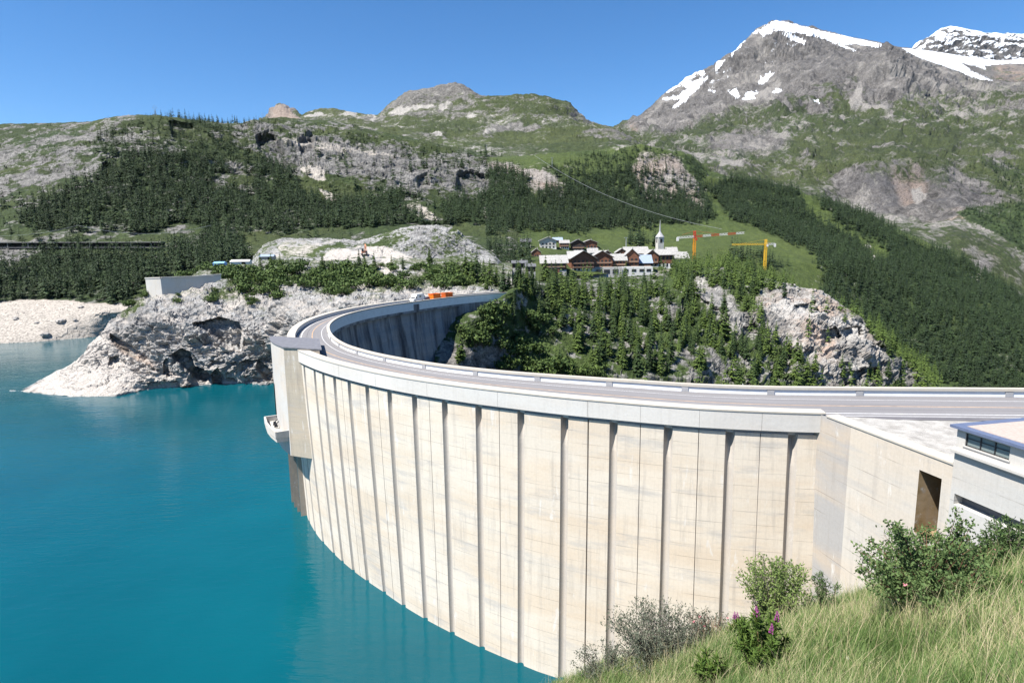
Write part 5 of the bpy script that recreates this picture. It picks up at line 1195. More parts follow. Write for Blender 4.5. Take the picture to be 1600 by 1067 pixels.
HOUSES = [
    (838, 400, 14, 12, 'tiny brown chalet alone on the grass left of the hotel row', dict(floors=1, balc=False, rise=.45, gable=True)),
    (927, 401, 15, 12, 'small pale-roofed house between the upper hamlet and the hotel row', dict(floors=1, balc=False, rise=.5, wall=M_REND)),
    (1050, 400, 16, 13, 'small brown chalet tucked behind the low building right of the church', dict(floors=1, balc=False, rise=.45)),
    (896, 405, 16, 12, 'small chalet with a pale roof peeping over the left end of the hotel row', dict(floors=1, balc=False, rise=.5, push=6)),
    (951, 404, 20, 12, 'chalet roof rising behind the tall gabled hotel', dict(floors=1, balc=False, rise=.5, gable=True, push=8)),
    (975, 402, 18, 13, 'brown gabled chalet behind the low link building', dict(floors=1, balc=False, gable=True, rise=.45, push=10)),
    (822, 386, 15, 13, 'small white house with a dark flat-pitched roof, highest left of the upper hamlet', dict(wall=M_WOODD, roof=M_SLATED, base=.5, basemat=M_WHITE, balc=False, floors=1, nwin=3)),
    (857, 388, 25, 17, 'pale house showing a wide gable under a brown-edged roof, in the upper hamlet', dict(wall=M_REND, roof=M_SLATE, gable=True, basemat=M_WHITE, balc=False)),
    (873, 383, 14, 12, 'house with a shiny blue-grey metal roof, behind the pale gabled one', dict(wall=M_WOOD, roof=M_METALR, balc=False, floors=1, push=12)),
    (882, 389, 14, 13, 'red-brown timber house on a white ground floor, middle of the upper hamlet', dict(wall=M_WOOD, roof=M_SLATE, base=.4, basemat=M_WHITE)),
    (903, 391, 20, 17, 'dark nearly black timber house of the upper hamlet', dict(wall=M_WOODD, roof=M_SLATED, gable=True, basemat=M_STONEW)),
    (922, 389, 22, 13, 'low brown farmhouse with a pale spreading roof, right end of the upper hamlet', dict(wall=M_WOOD, roof=M_SLATE, gable=True, balc=False, floors=1)),
    (812, 419, 22, 11, 'cabin with a dark grey roof behind the grassy bank, left of the village', dict(wall=M_WOODD, roof=M_SLATED, balc=False, floors=1, d=395)),
    (829, 425, 15, 12, 'second grey-roofed cabin between the grassy bank and a white block', dict(wall=M_WOODD, roof=M_SLATED, balc=False, floors=1, d=390)),
    (866, 424, 38, 24, 'red chalet under one broad pale roof, standing alone left of the hotel row', dict(wall=M_WOOD, roof=M_SLATE, rise=.42, nwin=5)),
    (907, 424, 38, 31, 'long hotel chalet with a stepped pale roof at the left end of the row', dict(wall=M_WOOD, roof=M_SLATE, rise=.34, gable=True, floors=3, nwin=5, rz=.25)),
    (941, 423, 33, 31, 'tall gabled hotel chalet with three rows of balconies, centre of the row', dict(wall=M_WOOD, roof=M_SLATE, gable=True, floors=3, nwin=5, basemat=M_STONEW)),
    (967, 422, 22, 24, 'low link building with a flat-pitched pale roof between two gabled chalets', dict(wall=M_WOOD, roof=M_SLATE, floors=2, rise=.35)),
    (987, 423, 22, 33, 'narrow gabled red chalet right of the low link building', dict(wall=M_WOOD, roof=M_SLATE, gable=True, floors=3, nwin=3)),
    (1000, 405, 34, 18, 'chalet with a long pale roof rising behind the blue-grey roof', dict(wall=M_WOOD, roof=M_SLATE, floors=1, rise=.5, push=14)),
    (1003, 422, 28, 23, 'chalet with a light blue-grey roof over dark balconies, left of the church', dict(wall=M_WOODD, roof=M_METALR, rise=.45, nwin=5)),
    (1019, 417, 20, 26, 'brown gabled chalet directly left of the church tower', dict(wall=M_WOOD, roof=M_SLATE, gable=True, floors=2, nwin=3)),
    (1039, 419, 26, 29, 'red block house on a white base directly in front of the church tower', dict(wall=M_WOOD, roof=M_SLATE, base=.38, basemat=M_WHITE, rise=.25, balc=False)),
    (1061, 409, 26, 15, 'long low building with a pale roof at the right end of the village', dict(wall=M_STONEW, roof=M_SLATE, rise=.55, balc=False, floors=1)),
]
for (x, y, w, h, lab, kw) in HOUSES: house(x, y, w, h, lab, **kw)

def block(name, x, y, w, h, label, cat, mat, d, depth=6.0, parts=(), rz=0.0, taper=1.0, group=None):
    p = Vector(at_r(x, y, d)); k = p.y / FPX; W_, H_ = w * k, h * k
    e = empty(name, (p.x, p.y + depth / 2, p.z), label, cat, group, rz, 1.0, local=True)
    MB().box((0, 0, H_ / 2 - 1.5), (W_, depth, H_ + 3.0)).build('wall', mat, e)
    for (nm, u0, u1, v0, v1, m_) in parts:
        MB().box(((u0 + u1) / 2 * W_ - W_ / 2, -depth / 2 - .05, (v0 + v1) / 2 * H_), ((u1 - u0) * W_, .25, (v1 - v0) * H_)).build(nm, m_, e)
    return e
gh = SHEETS['village_hill']
block('annex', 836, 430, 11, 11, 'bright white plastered block at the left end of the village street', 'building', M_WHITE, 470, 6, [('door', .6, .85, 0, .6, M_WOODD)])
block('parking_deck', 857, 431, 34, 13, 'low reddish building with wide dark openings below the lone chalet', 'building', M_WOOD, 472, 8, [('opening', .30, .58, .05, .75, M_DARK), ('opening', .60, .9, .05, .75, M_DARK), ('roof', -.02, 1.02, .92, 1.05, M_REND)])
block('terrace_wall', 930, 430, 84, 12, 'long pale terrace with dark shopfronts under the hotel chalets', 'building', M_REND, 500, 7, [('shopfront', a, a + .11, .18, .7, M_WIN) for a in (.06, .22, .36, .52, .66, .82)] + [('canopy', .2, .62, .78, .95, M_SLATE)])
block('terrace_wall', 995, 426, 50, 9, 'white restaurant terrace wall below the blue-grey roof', 'building', M_WHITE, 505, 7, [('shopfront', a, a + .14, .15, .6, M_WIN) for a in (.1, .34, .58, .8)])
block('shelter', 855, 446, 18, 5, 'pale flat shelter roof beside the street among the trees', 'shelter', M_SLATE, 430, 5, [('opening', .08, .92, .05, .55, M_DARK)], rz=.3)

# church: tower with belfry, flared slate roof and spire
p = ground_at(1031, 404, ['village_hill']); k = p.y / FPX
ch = empty('church_tower', (p.x, p.y + 3, p.z - 2), 'slim white church tower with open belfry, flared grey roof and needle spire', 'church tower', None, 0.2, 1.0, local=True)
tw, th_ = 9.5 * k, 36 * k
MB().box((0, 0, th_ / 2), (tw, tw, th_)).build('tower_shaft', plain('church_plaster', (0.47, 0.45, 0.41), .15, .5), ch)
for (dx, dy) in ((0, -1), (-1, 0), (1, 0)):
    MB().box((dx * tw * .5, dy * tw * .5, th_ * .84), (.35 * tw if dx == 0 else .2, .35 * tw if dy == 0 else .2, th_ * .16)).build('belfry_opening', M_DARK, ch)
mb = MB(); z = th_
prof = [(.66, 0), (.60, .6), (.40, 2.2), (.20, 4.0), (.12, 5.2), (.02, 15.0)]
n = 8; vs = []; fs = []
for r_, dz in prof:
    for q in range(n):
        a = 6.283 * (q + .5) / n; vs.append((r_ * tw * 1.1 * math.cos(a), r_ * tw * 1.1 * math.sin(a), z + dz * k * 1.75))
for a_ in range(len(prof) - 1):
    for q in range(n): fs.append((a_ * n + q, a_ * n + (q + 1) % n, (a_ + 1) * n + (q + 1) % n, (a_ + 1) * n + q))
fs.append(tuple(range(n - 1, -1, -1))); mb.add(vs, fs); mb.build('spire', plain('spire_slate', (0.33, 0.33, 0.34), .12, .6), ch)

# tower cranes
M_CRY = plain('orange_yellow_paint', (0.62, 0.27, 0.025), .08, 1, .5); M_CRR = plain('red_paint', (0.45, 0.05, 0.025), .08, 1, .5); M_CRW = plain('white_paint', (0.62, 0.6, 0.58), .05, 1, .5); M_CRYL = plain('yellow_paint', (0.68, 0.42, 0.04), .08, 1, .5)
def lattice(mb, p, q, w, n):
    p, q = Vector(p), Vector(q); d_ = (q - p); L = d_.length; d_ = d_.normalized(); up_ = Vector((0, 0, 1)) if abs(d_.z) < .9 else Vector((0, 1, 0)); a = d_.cross(up_).normalized() * w / 2; b = a.cross(d_).normalized() * w / 2
    cs = [a + b, a - b, -a - b, -a + b]; t_ = w * .24
    for c_ in cs: mb.bar(p + c_, q + c_, t_)
    for i_ in range(n):
        u0, u1 = p + d_ * L * i_ / n, p + d_ * L * (i_ + 1) / n
        for j in range(4): mb.bar(u0 + cs[j], u1 + cs[(j + 1) % 4], t_ * .75)
    return mb
def crane(x, y, top, jl, jr, jy0, jy1, label, mm, mj, head, dist, bands=None):
    p = Vector(at_r(x, y, dist)); k = p.y / FPX
    e = empty('tower_crane', (p.x, p.y, p.z - 2), label, 'crane', None, 0, 1.0, local=True)
    H_ = (y - top) * k + 2
    lattice(MB(), (0, 0, -3), (0, 0, H_), 1.7, 20).build('mast', mm, e)
    jz0, jz1 = H_ - (jy0 - top) * k, H_ - (jy1 - top) * k
    L0, L1 = (jl - x) * k, (jr - x) * k
    lattice(MB(), (0, 0, H_), (0, 0, H_ + head * k), 1.4, 3).build('tower_head', M_CRR if bands else mm, e)
    if bands:
        s_ = np.linspace(0, 1, len(bands) + 1)
        for b_, (c0, c1) in zip(bands, zip(s_[:-1], s_[1:])):
            q = lambda f: (L0 * (1 - f) + L1 * f, 0, jz0 * (1 - f) + jz1 * f)
            lattice(MB(), q(c0), q(c1), 1.3, 3).build('jib_section', M_CRR if b_ else M_CRW, e)
    else:
        far_, near_ = (L0, L1) if abs(L0) > abs(L1) else (L1, L0)
        lattice(MB(), (0, 0, jz0), (far_, 0, jz1), 1.2, 14).build('jib', mj, e)
        lattice(MB(), (0, 0, jz0), (near_, 0, jz0), 1.2, 4).build('counter_jib', M_CRW, e)
    cw = L0 if abs(L0) < abs(L1) else L1
    MB().box((cw, 0, jz0 - 1.2), (1.6, 1.6, 3.0)).build('counterweight', M_CRW, e)
    mb = MB()
    for tx in (L0 * .75, L1 * .55): mb.bar((0, 0, H_ + head * k), (tx, 0, (jz0 + jz1) / 2 + .6), .12)
    mb.build('tie_rod', M_CRR if bands else mm, e)
    MB().box((1.2, -.8, jz0 - 1.4), (1.4, 1.4, 1.9)).build('cab', M_CRR if bands else M_CRW, e)
crane(1084, 412, 374, 1058, 1160, 372, 366, 'tall orange crane with a red and white striped jib, beside the church', M_CRY, M_CRW, 12, 505, [0, 0, 1, 0, 1, 0, 1, 0])
crane(1195, 414, 381, 1143, 1209, 382, 382, 'yellow crane on the meadow with its jib level to the left', M_CRYL, M_CRYL, 6, 560)

# road gallery across the left hillside, retaining wall, sheds and machine on the plateau
M_GALROOF = plain('gallery_roof_concrete', (0.20, 0.195, 0.185), .15, .3)
gal = empty('avalanche_gallery', (-300, 560, 60), 'long road gallery with a dark open side crossing the left hillside', 'gallery')
n = 26; xs_ = np.linspace(-150, 252, n); PT = at_r(xs_, np.interp(xs_, [-150, 0, 250], [380, 379.5, 379.0]), 548.0)
mb = MB(); mr = MB()
for a_, b_ in zip(PT[:-1], PT[1:]):
    mr.bar((a_[0], a_[1] + 3, a_[2] + .3), (b_[0], b_[1] + 3, b_[2] + .3), 7.5, .7)
mr.build('gallery_roof', M_GALROOF, gal)
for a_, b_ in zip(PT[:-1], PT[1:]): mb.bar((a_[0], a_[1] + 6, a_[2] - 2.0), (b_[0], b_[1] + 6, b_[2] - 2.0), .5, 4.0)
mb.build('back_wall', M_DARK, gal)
for a_ in PT[::2]: MB().box((a_[0], a_[1] + .3, a_[2] - 2.4), (.5, .5, 4.6)).build('pillar', M_GALROOF, gal)
mb = MB()
for a_, b_ in zip(PT[:-1], PT[1:]): mb.bar((a_[0], a_[1] + 3, a_[2] - 4.2), (b_[0], b_[1] + 3, b_[2] - 4.2), 7.5, .5)
mb.build('road_deck', M_ASPH, gal)

M_RW = concrete('pale_masonry', (0.47, 0.45, 0.42), uv=False, stain=.7)
rw = empty('retaining_wall', tuple(at_r(228, 466, 282)), 'pale curved retaining wall on top of the headland', 'retaining wall')
mb = MB(); xs_ = np.linspace(227, 345, 16); tops = at_r(xs_, np.interp(xs_, [227, 300, 345], [436, 433.5, 430]), np.interp(xs_, [227, 250, 345], [282, 279, 296]))
mb2 = MB()
for a_, b_ in zip(tops[:-1], tops[1:]):
    mb.add([(a_[0] + .8, a_[1] - 1.0, a_[2] - 14), (b_[0] + .8, b_[1] - 1.0, b_[2] - 14), tuple(b_), tuple(a_), (a_[0], a_[1] + 1.2, a_[2]), (b_[0], b_[1] + 1.2, b_[2])], [(0, 1, 2, 3), (3, 2, 5, 4)])
    mb2.bar((a_[0], a_[1] + .5, a_[2] + .35), (b_[0], b_[1] + .5, b_[2] + .35), 1.3, .55)
mb.build('wall_face', M_RW, rw); mb2.build('coping', M_RW, rw)

def shed(x, y, w, h, label, wallm, roofm, d, name='shed'):
    p = Vector(at_r(x, y, d)); k = p.y / FPX; W_, H_ = w * k, h * k
    e = empty(name, (p.x, p.y, p.z - .3), label, 'shed', None, 0.1, 1.0, local=True)
    MB().box((0, 0, H_ * .3), (W_, 5, H_ * .6)).build('wall', wallm, e)
    MB().add([(-W_ * .53, -3, H_ * .6), (W_ * .53, -3, H_ * .6), (W_ * .53, 3, H_ * .6), (-W_ * .53, 3, H_ * .6), (-W_ * .5, 0, H_), (W_ * .5, 0, H_)], [(0, 1, 5, 4), (2, 3, 4, 5), (1, 2, 5), (3, 0, 4), (0, 3, 2, 1)]).build('roof', roofm, e)
    MB().box((W_ * .2, -2.52, H_ * .25), (W_ * .2, .1, H_ * .45)).build('door', M_DARK, e)
shed(344, 414, 16, 6, 'bright blue sheeted shed among the bushes above the retaining wall', plain('blue_sheeting', (0.12, 0.27, 0.55), .1, 1), plain('light_blue_sheeting', (0.2, 0.38, 0.62), .1, 1), 335)
shed(377, 412, 28, 7, 'long white tent-like shed right of the blue one', M_WHITE, M_WHITE, 335)
shed(418, 405, 22, 8, 'low grey-roofed shed half hidden behind plateau bushes', M_STONEW, M_METALR, 360)

# excavator on the rubble
M_EXC = plain('faded_orange_paint', (0.55, 0.22, 0.12), .1, 1, .5)
p = ground_at(570, 399, ['quarry_knoll']); k = p.y / FPX
ex = empty('excavator', (p.x, p.y - 1, p.z + .1), 'orange excavator working on the white rubble field', 'excavator', None, .3, 1.25, local=True)
MB().box((-1.2, 0, .5), (.7, 4.2, 1.0)).build('track', M_IRON, ex); MB().box((1.2, 0, .5), (.7, 4.2, 1.0)).build('track', M_IRON, ex)
MB().box((0, .5, 1.7), (2.7, 3.4, 1.3)).build('body', M_EXC, ex); MB().box((-.8, -.7, 2.7), (1.1, 1.5, 1.5)).build('cab', M_WIN, ex)
MB().bar((.3, -.8, 2.0), (.5, -2.2, 5.6), .5).bar((.5, -2.2, 5.6), (.7, -4.6, 4.4), .42).build('boom', M_EXC, ex)
MB().bar((.7, -4.6, 4.5), (.8, -5.0, 2.2), .35).build('dipper_arm', M_EXC, ex); MB().box((.8, -4.9, 1.7), (1.2, .9, 1.1), 0, .6).build('bucket', M_IRON, ex)

# power lines and lift pylons
M_STEEL = plain('galvanised_steel', (0.30, 0.31, 0.33), .1, 1, .5)
def pylon(x, y, hpx, label, names, wide=1.0):
    p = ground_at(x, y, names); k = p.y / FPX; H_ = hpx * k
    e = empty('power_pylon', (p.x, p.y, p.z - 1), label, 'pylon', None, 0.3, 1.0, local=True)
    mb = MB(); w0 = H_ * .13 * wide
    for sx, sy in ((-1, -1), (1, -1), (1, 1), (-1, 1)): mb.bar((sx * w0, sy * w0, 0), (sx * w0 * .2, sy * w0 * .2, H_ * .62), H_ * .012)
    for q in range(5):
        z_ = H_ * .12 * q; ww = w0 * (1 - .8 * q / 5)
        mb.bar((-ww, -ww, z_), (ww * .85, -ww * .85, z_ + H_ * .12), H_ * .009); mb.bar((ww, ww, z_), (-ww * .85, ww * .85, z_ + H_ * .12), H_ * .009)
    mb.build('lattice_mast', M_STEEL, e)
    hd = MB()
    for sx in (-1, 1): hd.bar((sx * w0 * .2, 0, H_ * .6), (sx * w0 * 1.2, 0, H_ * .8), H_ * .012).bar((sx * w0 * 1.2, 0, H_ * .8), (sx * w0 * .9, 0, H_), H_ * .012)
    hd.bar((-w0 * 1.9, 0, H_ * .8), (w0 * 1.9, 0, H_ * .8), H_ * .012).bar((-w0 * .9, 0, H_), (w0 * .9, 0, H_), H_ * .012)
    hd.build('cross_arm', M_STEEL, e)
pylon(243, 181, 15, 'lattice pylon on the crest of the left hill, among small trees', ['left_hillside'])
pylon(411, 190, 14, 'lattice pylon on the ridge beside the pink crag', ['left_hillside'], .7)
def pole(x, y, hpx, label, names, name='lift_pylon', T=True, d=None, cat='pylon'):
    p = ground_at(x, y, names); k = p.y / FPX; H_ = hpx * k
    e = empty(name, (p.x, p.y, p.z - 1), label, cat, None, .4, 1.0, local=True)
    MB().tube([(0, 0, -1), (0, 0, H_)], [.5, .32], 8).build('post', M_STEEL, e)
    MB().box((0, 0, H_), (4.4 if T else 2.6, .5, .5)).build('cross_arm', M_STEEL, e)
pole(978, 393, 22, 'white chairlift pylon on the meadow behind the hotel chalets', ['village_hill'])
pole(863, 260, 14, 'pale lift pylon high on the scrub slope above the village', ['village_hill'])
pole(787, 318, 12, 'pale mast at the foot of the cliffs above the village', ['left_hillside', 'village_hill'], T=False)
pole(1330, 342, 10, 'thin lift pylon beside the upper ski run on the right', ['village_hill'])
pole(760, 235, 8, 'short mast on the yellow alpine meadow', ['green_mountain'])
def cable(a, b, sag, r, label):
    a, b = Vector(a), Vector(b); pts_ = []
    for q in range(25):
        f = q / 24; p_ = a.lerp(b, f); p_.z -= sag * 4 * f * (1 - f); pts_.append(p_)
    tag(MB().tube(pts_, r, 4).build('overhead_cable', M_STEEL, None), label, 'cable')
cable(at_r(835, 243, 900), at_r(1128, 358, 640), 14, .13, 'thin pale lift cable running down the wooded slope towards the striped crane')
cable(at_r(-60, 364, 520), at_r(122, 352, 520), 5, .10, 'thin cable above the road gallery, left span')
cable(at_r(122, 352, 520), at_r(330, 352, 520), 7, .10, 'thin cable above the forest right of the road gallery')

# vehicles and skips at the far end of the crest
M_VAN = plain('white_vehicle_paint', (0.62, 0.61, 0.58), .03, 1, .35); M_ORG = plain('orange_skip_paint', (0.72, 0.15, 0.012), .08, 1, .5); M_ORGD = plain('dark_orange_skip_paint', (0.42, 0.085, 0.015), .12, 1, .5); M_GREYV = plain('grey_vehicle_paint', (0.28, 0.30, 0.34), .05, 1, .3); M_TYRE = plain('tyre_rubber', (0.02, 0.02, 0.02), .1, 2)
def wheels(e, L_, W_, r=.42):
    for sx in (-.32, .32):
        for sy in (-1, 1):
            mb = MB(); mb.tube([(sx * L_, sy * W_ * .5 - sy * .22, r), (sx * L_, sy * W_ * .5 + sy * .03, r)], r, 12); mb.build('wheel', M_TYRE, e)
def crest_at(x, y, f):
    """a spot on the road, f across from the lake side, closest to a pixel column"""
    P = smooth_poly(plan_line(f), 8); px_, py_ = proj(np.c_[P, np.full(len(P), ZR)]); m_ = P[:, 1] > 190; i_ = np.nonzero(m_)[0][np.argmin(np.abs(px_[m_] - x) + np.abs(py_[m_] - y) * .3)]
    t_ = P[min(i_ + 1, len(P) - 1)] - P[i_ - 1]; return P[i_], math.atan2(t_[1], t_[0])
def van(x, f, label, mat, L_=6.0, W_=2.2, H_=2.9, camper=True, cat='van', name='camper_van'):
    p, a = crest_at(x, 466, f); e = empty(name, (p[0], p[1], ZR + .01), label, cat, None, a, 1.0, local=True)
    mb = MB(); hl = L_ / 2
    prof = [(-hl, .45), (hl, .45), (hl, 1.15), (hl - .9, 1.35), (hl - 1.5, 2.05 if camper else H_ * .8), (hl - 2.0 if camper else hl - 1.9, H_), (-hl, H_)] if camper else [(-hl, .4), (hl, .4), (hl, .85), (hl - 1.0, 1.0), (hl - 1.7, H_), (-hl + .6, H_), (-hl, 1.0)]
    n_ = len(prof); vs = [(u, -W_ / 2, z) for u, z in prof] + [(u, W_ / 2, z) for u, z in prof]
    mb.add(vs, [tuple(range(n_)), tuple(range(2 * n_ - 1, n_ - 1, -1))] + [(q, (q + n_), (q + 1) % n_ + n_, (q + 1) % n_) for q in range(n_)])
    mb.build('body', mat, e)
    for sy in (-1, 1):
        MB().box((-hl * .25, sy * (W_ / 2 + .01), H_ * .68), (.9, .05, .55)).build('side_window', M_WIN, e)
        MB().box((hl - 1.65, sy * (W_ / 2 + .01), H_ * .60), (.7, .05, .5)).build('cab_window', M_WIN, e)
    MB().add([(hl - .92, -W_ * .42, 1.38), (hl - .92, W_ * .42, 1.38), (hl - 1.46, W_ * .42, 2.0), (hl - 1.46, -W_ * .42, 2.0)], [(0, 1, 2, 3)]).build('windscreen', M_WIN, e)
    wheels(e, L_, W_)
van(651, 0.30, 'white camper van parked at the far end of the crest, left of the orange skips', M_VAN)
van(664, 0.25, 'grey car parked between the white camper and the orange skip', M_GREYV, 4.3, 1.8, 1.5, False, 'car', 'parked_car')
def skip(x, f, label, mat, mat2, s):
    p, a = crest_at(x, 463, f); e = empty('skip', (p[0], p[1], ZR + .01), label, 'skip', None, a, s, local=True)
    mb = MB()
    for (cx_2, cy_2, sx, sy) in ((0, -1.05, 3.4, .1), (0, 1.05, 3.4, .1), (-1.65, 0, .1, 2.0), (1.65, 0, .1, 2.0)): mb.box((cx_2, cy_2, 1.15), (sx, sy, 1.9))
    mb.box((0, 0, .25), (3.3, 2.0, .12)); mb.build('container', mat, e)
    rb = MB()
    for sy in (-1, 1): rb.box((0, sy * 1.13, 2.05), (3.6, .14, .16)); 
    for sx in (-1, 1): rb.box((sx * 1.73, 0, 2.05), (.14, 2.1, .16))
    rb.build('rim', mat2, e)
    for q in range(4):
        for sy in (-1, 1): MB().box((-1.2 + .8 * q, sy * 1.14, 1.1), (.14, .12, 1.7)).build('rib', mat2, e)
skip(679, .45, 'bright orange skip nearest the white camper on the far crest', M_ORG, M_ORG, 1.15)
skip(698, .42, 'darker orange skip, the farther right of the two on the far crest', M_ORGD, M_ORG, 1.1)

# short marker post in the gutter of the crest road
bp = at_z(1162, 608.5, ZR); b = empty('marker_post', (bp[0], bp[1], ZR), 'short white post, its cast shadow modelled as a dark foot, in the gutter by the white parapet', 'post', None, .6, 1.0, local=True)
MB().tube([(0, 0, 0), (-.10, 0, .34)], [.13, .10], 8).build('foot', M_IRON, b); MB().tube([(-.10, 0, .34), (-.24, 0, .80)], [.09, .05], 8).build('top', M_WHITE, b)  # dark foot stands in for the shadow the post throws
# ---------------------------------------------------------------- the near grassy slope
t = NT('slope_soil'); ps = t.pos(); n1 = t.noise(ps, 1.2, 6, .65); n2 = t.noise(ps, 14, 5, .65)
c = t.ramp(n1, [(.3, (0.055, 0.062, 0.022)), (.7, (0.13, 0.115, 0.06))]); c = t.mix(.4, c, t.ramp(n2, [(.3, (.03, .035, .014)), (.7, (.16, .145, .085))])); t.bump(n2, .8, .05); M_SOIL = t.done(c, .95)
near_lines = [
    [(740, 1260, 8.5), (880, 1260, 6.8), (1000, 1260, 5.2), (1250, 1260, 3.4), (1600, 1260, 2.5), (1800, 1260, 2.2)],
    [(740, 1190, 12), (880, 1150, 10), (1000, 1120, 8.5), (1250, 1090, 6.0), (1600, 1040, 5.0), (1800, 1020, 4.8)],
    [(740, 1170, 15), (870, 1085, 13.0), (930, 1058, 13.0), (1000, 1035, 12.8), (1100, 1005, 12.5), (1200, 983, 12.0), (1320, 955, 11.8), (1400, 925, 11.3), (1500, 890, 10.8), (1600, 862, 10.4), (1800, 830, 10)],
    [(740, 1225, 20), (870, 1130, 18), (1000, 1085, 18), (1200, 1050, 18), (1400, 1020, 18), (1600, 980, 18), (1800, 950, 18)],
    [(740, 1290, 34), (870, 1215, 34), (1000, 1170, 34), (1200, 1130, 34), (1400, 1090, 32), (1600, 1060, 30), (1800, 1030, 28)],
    [(740, 1200, 60), (870, 1135, 64), (1000, 1130, 64), (1200, 1120, 60), (1400, 1120, 50), (1600, 1110, 45), (1800, 1100, 42)]]
def near_cover(e):
    z = 0 * e['x']; return stack3(z, z, z), stack3(z, z, z), np.ones_like(z)
sheet('near_slope', 740, 1800, 260, near_lines, [20, 34, 14, 8, 12], M_SOIL, [.10, .16, .14, .5, 1.0, 1.0], (.5, (1, 1, 1)), near_cover, seed=91, ridged=False)

# ---- grass: uncountable blades
M_GRASS = None
t = NT('grass_blades'); a = t.sep(t.attr('tint').outputs['Color'])
c = t.ramp(a[0], [(0.0, (0.05, 0.10, 0.022)), (0.45, (0.12, 0.19, 0.05)), (0.7, (0.23, 0.27, 0.11)), (0.85, (0.36, 0.31, 0.17)), (1.0, (0.46, 0.39, 0.25))])
tr = t.n('ShaderNodeBsdfTranslucent'); t.l(c, tr.inputs[0]); mx = t.n('ShaderNodeMixShader'); mx.inputs[0].default_value = .3
t.l(t.p.outputs[0], mx.inputs[1]); t.l(tr.outputs[0], mx.inputs[2]); t.l(mx.outputs[0], t.t.nodes['Material Output'].inputs[0]); M_GRASS = t.done(c, .6)
rg = np.random.default_rng(77)
s_ = SHEETS['near_slope']; P = s_['P']
a_ = P[1:, :-1] - P[:-1, :-1]; b_ = P[:-1, 1:] - P[:-1, :-1]; A = np.linalg.norm(np.cross(a_, b_), axis=2)
dist = np.linalg.norm(P[:-1, :-1] - np.array([0, 0, EYE]), axis=2); px, py = s_['px'][:-1, :-1], s_['py'][:-1, :-1]
dens = np.where(dist < 22, 2100 * np.clip(8 / dist, .25, 2.0), 0) * (px > 800) * (px < 1680) * (py < 1230)
ex_ = A * dens; n_ = rg.poisson(ex_); ii, jj = np.nonzero(n_); rp = n_[ii, jj]; ii = np.repeat(ii, rp); jj = np.repeat(jj, rp)
base = P[ii, jj] + a_[ii, jj] * rg.random(len(ii))[:, None] + b_[ii, jj] * rg.random(len(ii))[:, None]
nb = len(base); patch = fbm(base * .55, 3, 5); patch2 = fbm(base * 1.6 + 9, 3, 6)
stalk = rg.random(nb) < .06
H_ = (.20 + .24 * rg.random(nb) + .10 * patch) * np.where(stalk, 1.75, 1.0); H_ = np.clip(H_, .08, .85)
wdt = np.where(stalk, .0022, .0042) * (0.7 + .6 * rg.random(nb)) * np.clip(dist[ii, jj] / 8, .8, 1.5)
ang = rg.normal(.15, 1.3, nb) + patch2 * 1.5 + math.pi * (rg.random(nb) < .18)             # mostly bowed to the right and downhill
ldir = np.stack([np.cos(ang), np.sin(ang) * .8, 0 * ang], -1); lean = (.25 + .55 * rg.random(nb) + .25 * patch2) * np.where(stalk, .8, 1.0)
side = np.stack([-ldir[:, 1], ldir[:, 0], 0 * ang], -1); view = rg.normal(0, .6, nb)
side = side * np.cos(view)[:, None] + ldir * np.sin(view)[:, None]
segs = 4; V = []
for k in range(segs + 1):
    f = k / segs; bend = lean * f ** 1.8
    ctr = base + np.c_[ldir[:, :2] * (H_ * bend)[:, None], H_ * f * (1 - .28 * np.clip(bend, 0, 1.2))]
    w_ = wdt * (1 - f ** 1.5) + .0006
    if k == segs: V.append(ctr[:, None, :])
    else: V.append(np.stack([ctr - side * w_[:, None], ctr + side * w_[:, None]], 1))
V = np.concatenate(V, 1); nv = V.shape[1]
tri_ = []
for k in range(segs - 1): q = 2 * k; tri_ += [(q, q + 1, q + 3), (q, q + 3, q + 2)]
q = 2 * (segs - 1); tri_ += [(q, q + 1, q + 2)]
F = (np.array(tri_)[None] + (np.arange(nb) * nv)[:, None, None]).reshape(-1, 3)
tint = np.clip(.30 + .26 * patch + .20 * rg.normal(size=nb) + .50 * (patch2 > .02) * rg.random(nb) + np.where(stalk, .42, 0) , 0, 1)
T = np.repeat(tint[:, None], nv, 1); T[:, :2] = np.clip(T[:, :2] * .9, 0, 1); T = T.reshape(-1)
tag(link(bpy.data.objects.new('grass', np_mesh('grass', V.reshape(-1, 3), F, [M_GRASS], attrs={'tint': np.c_[T, T, T]}))), kind='stuff')
print('grass blades', nb)

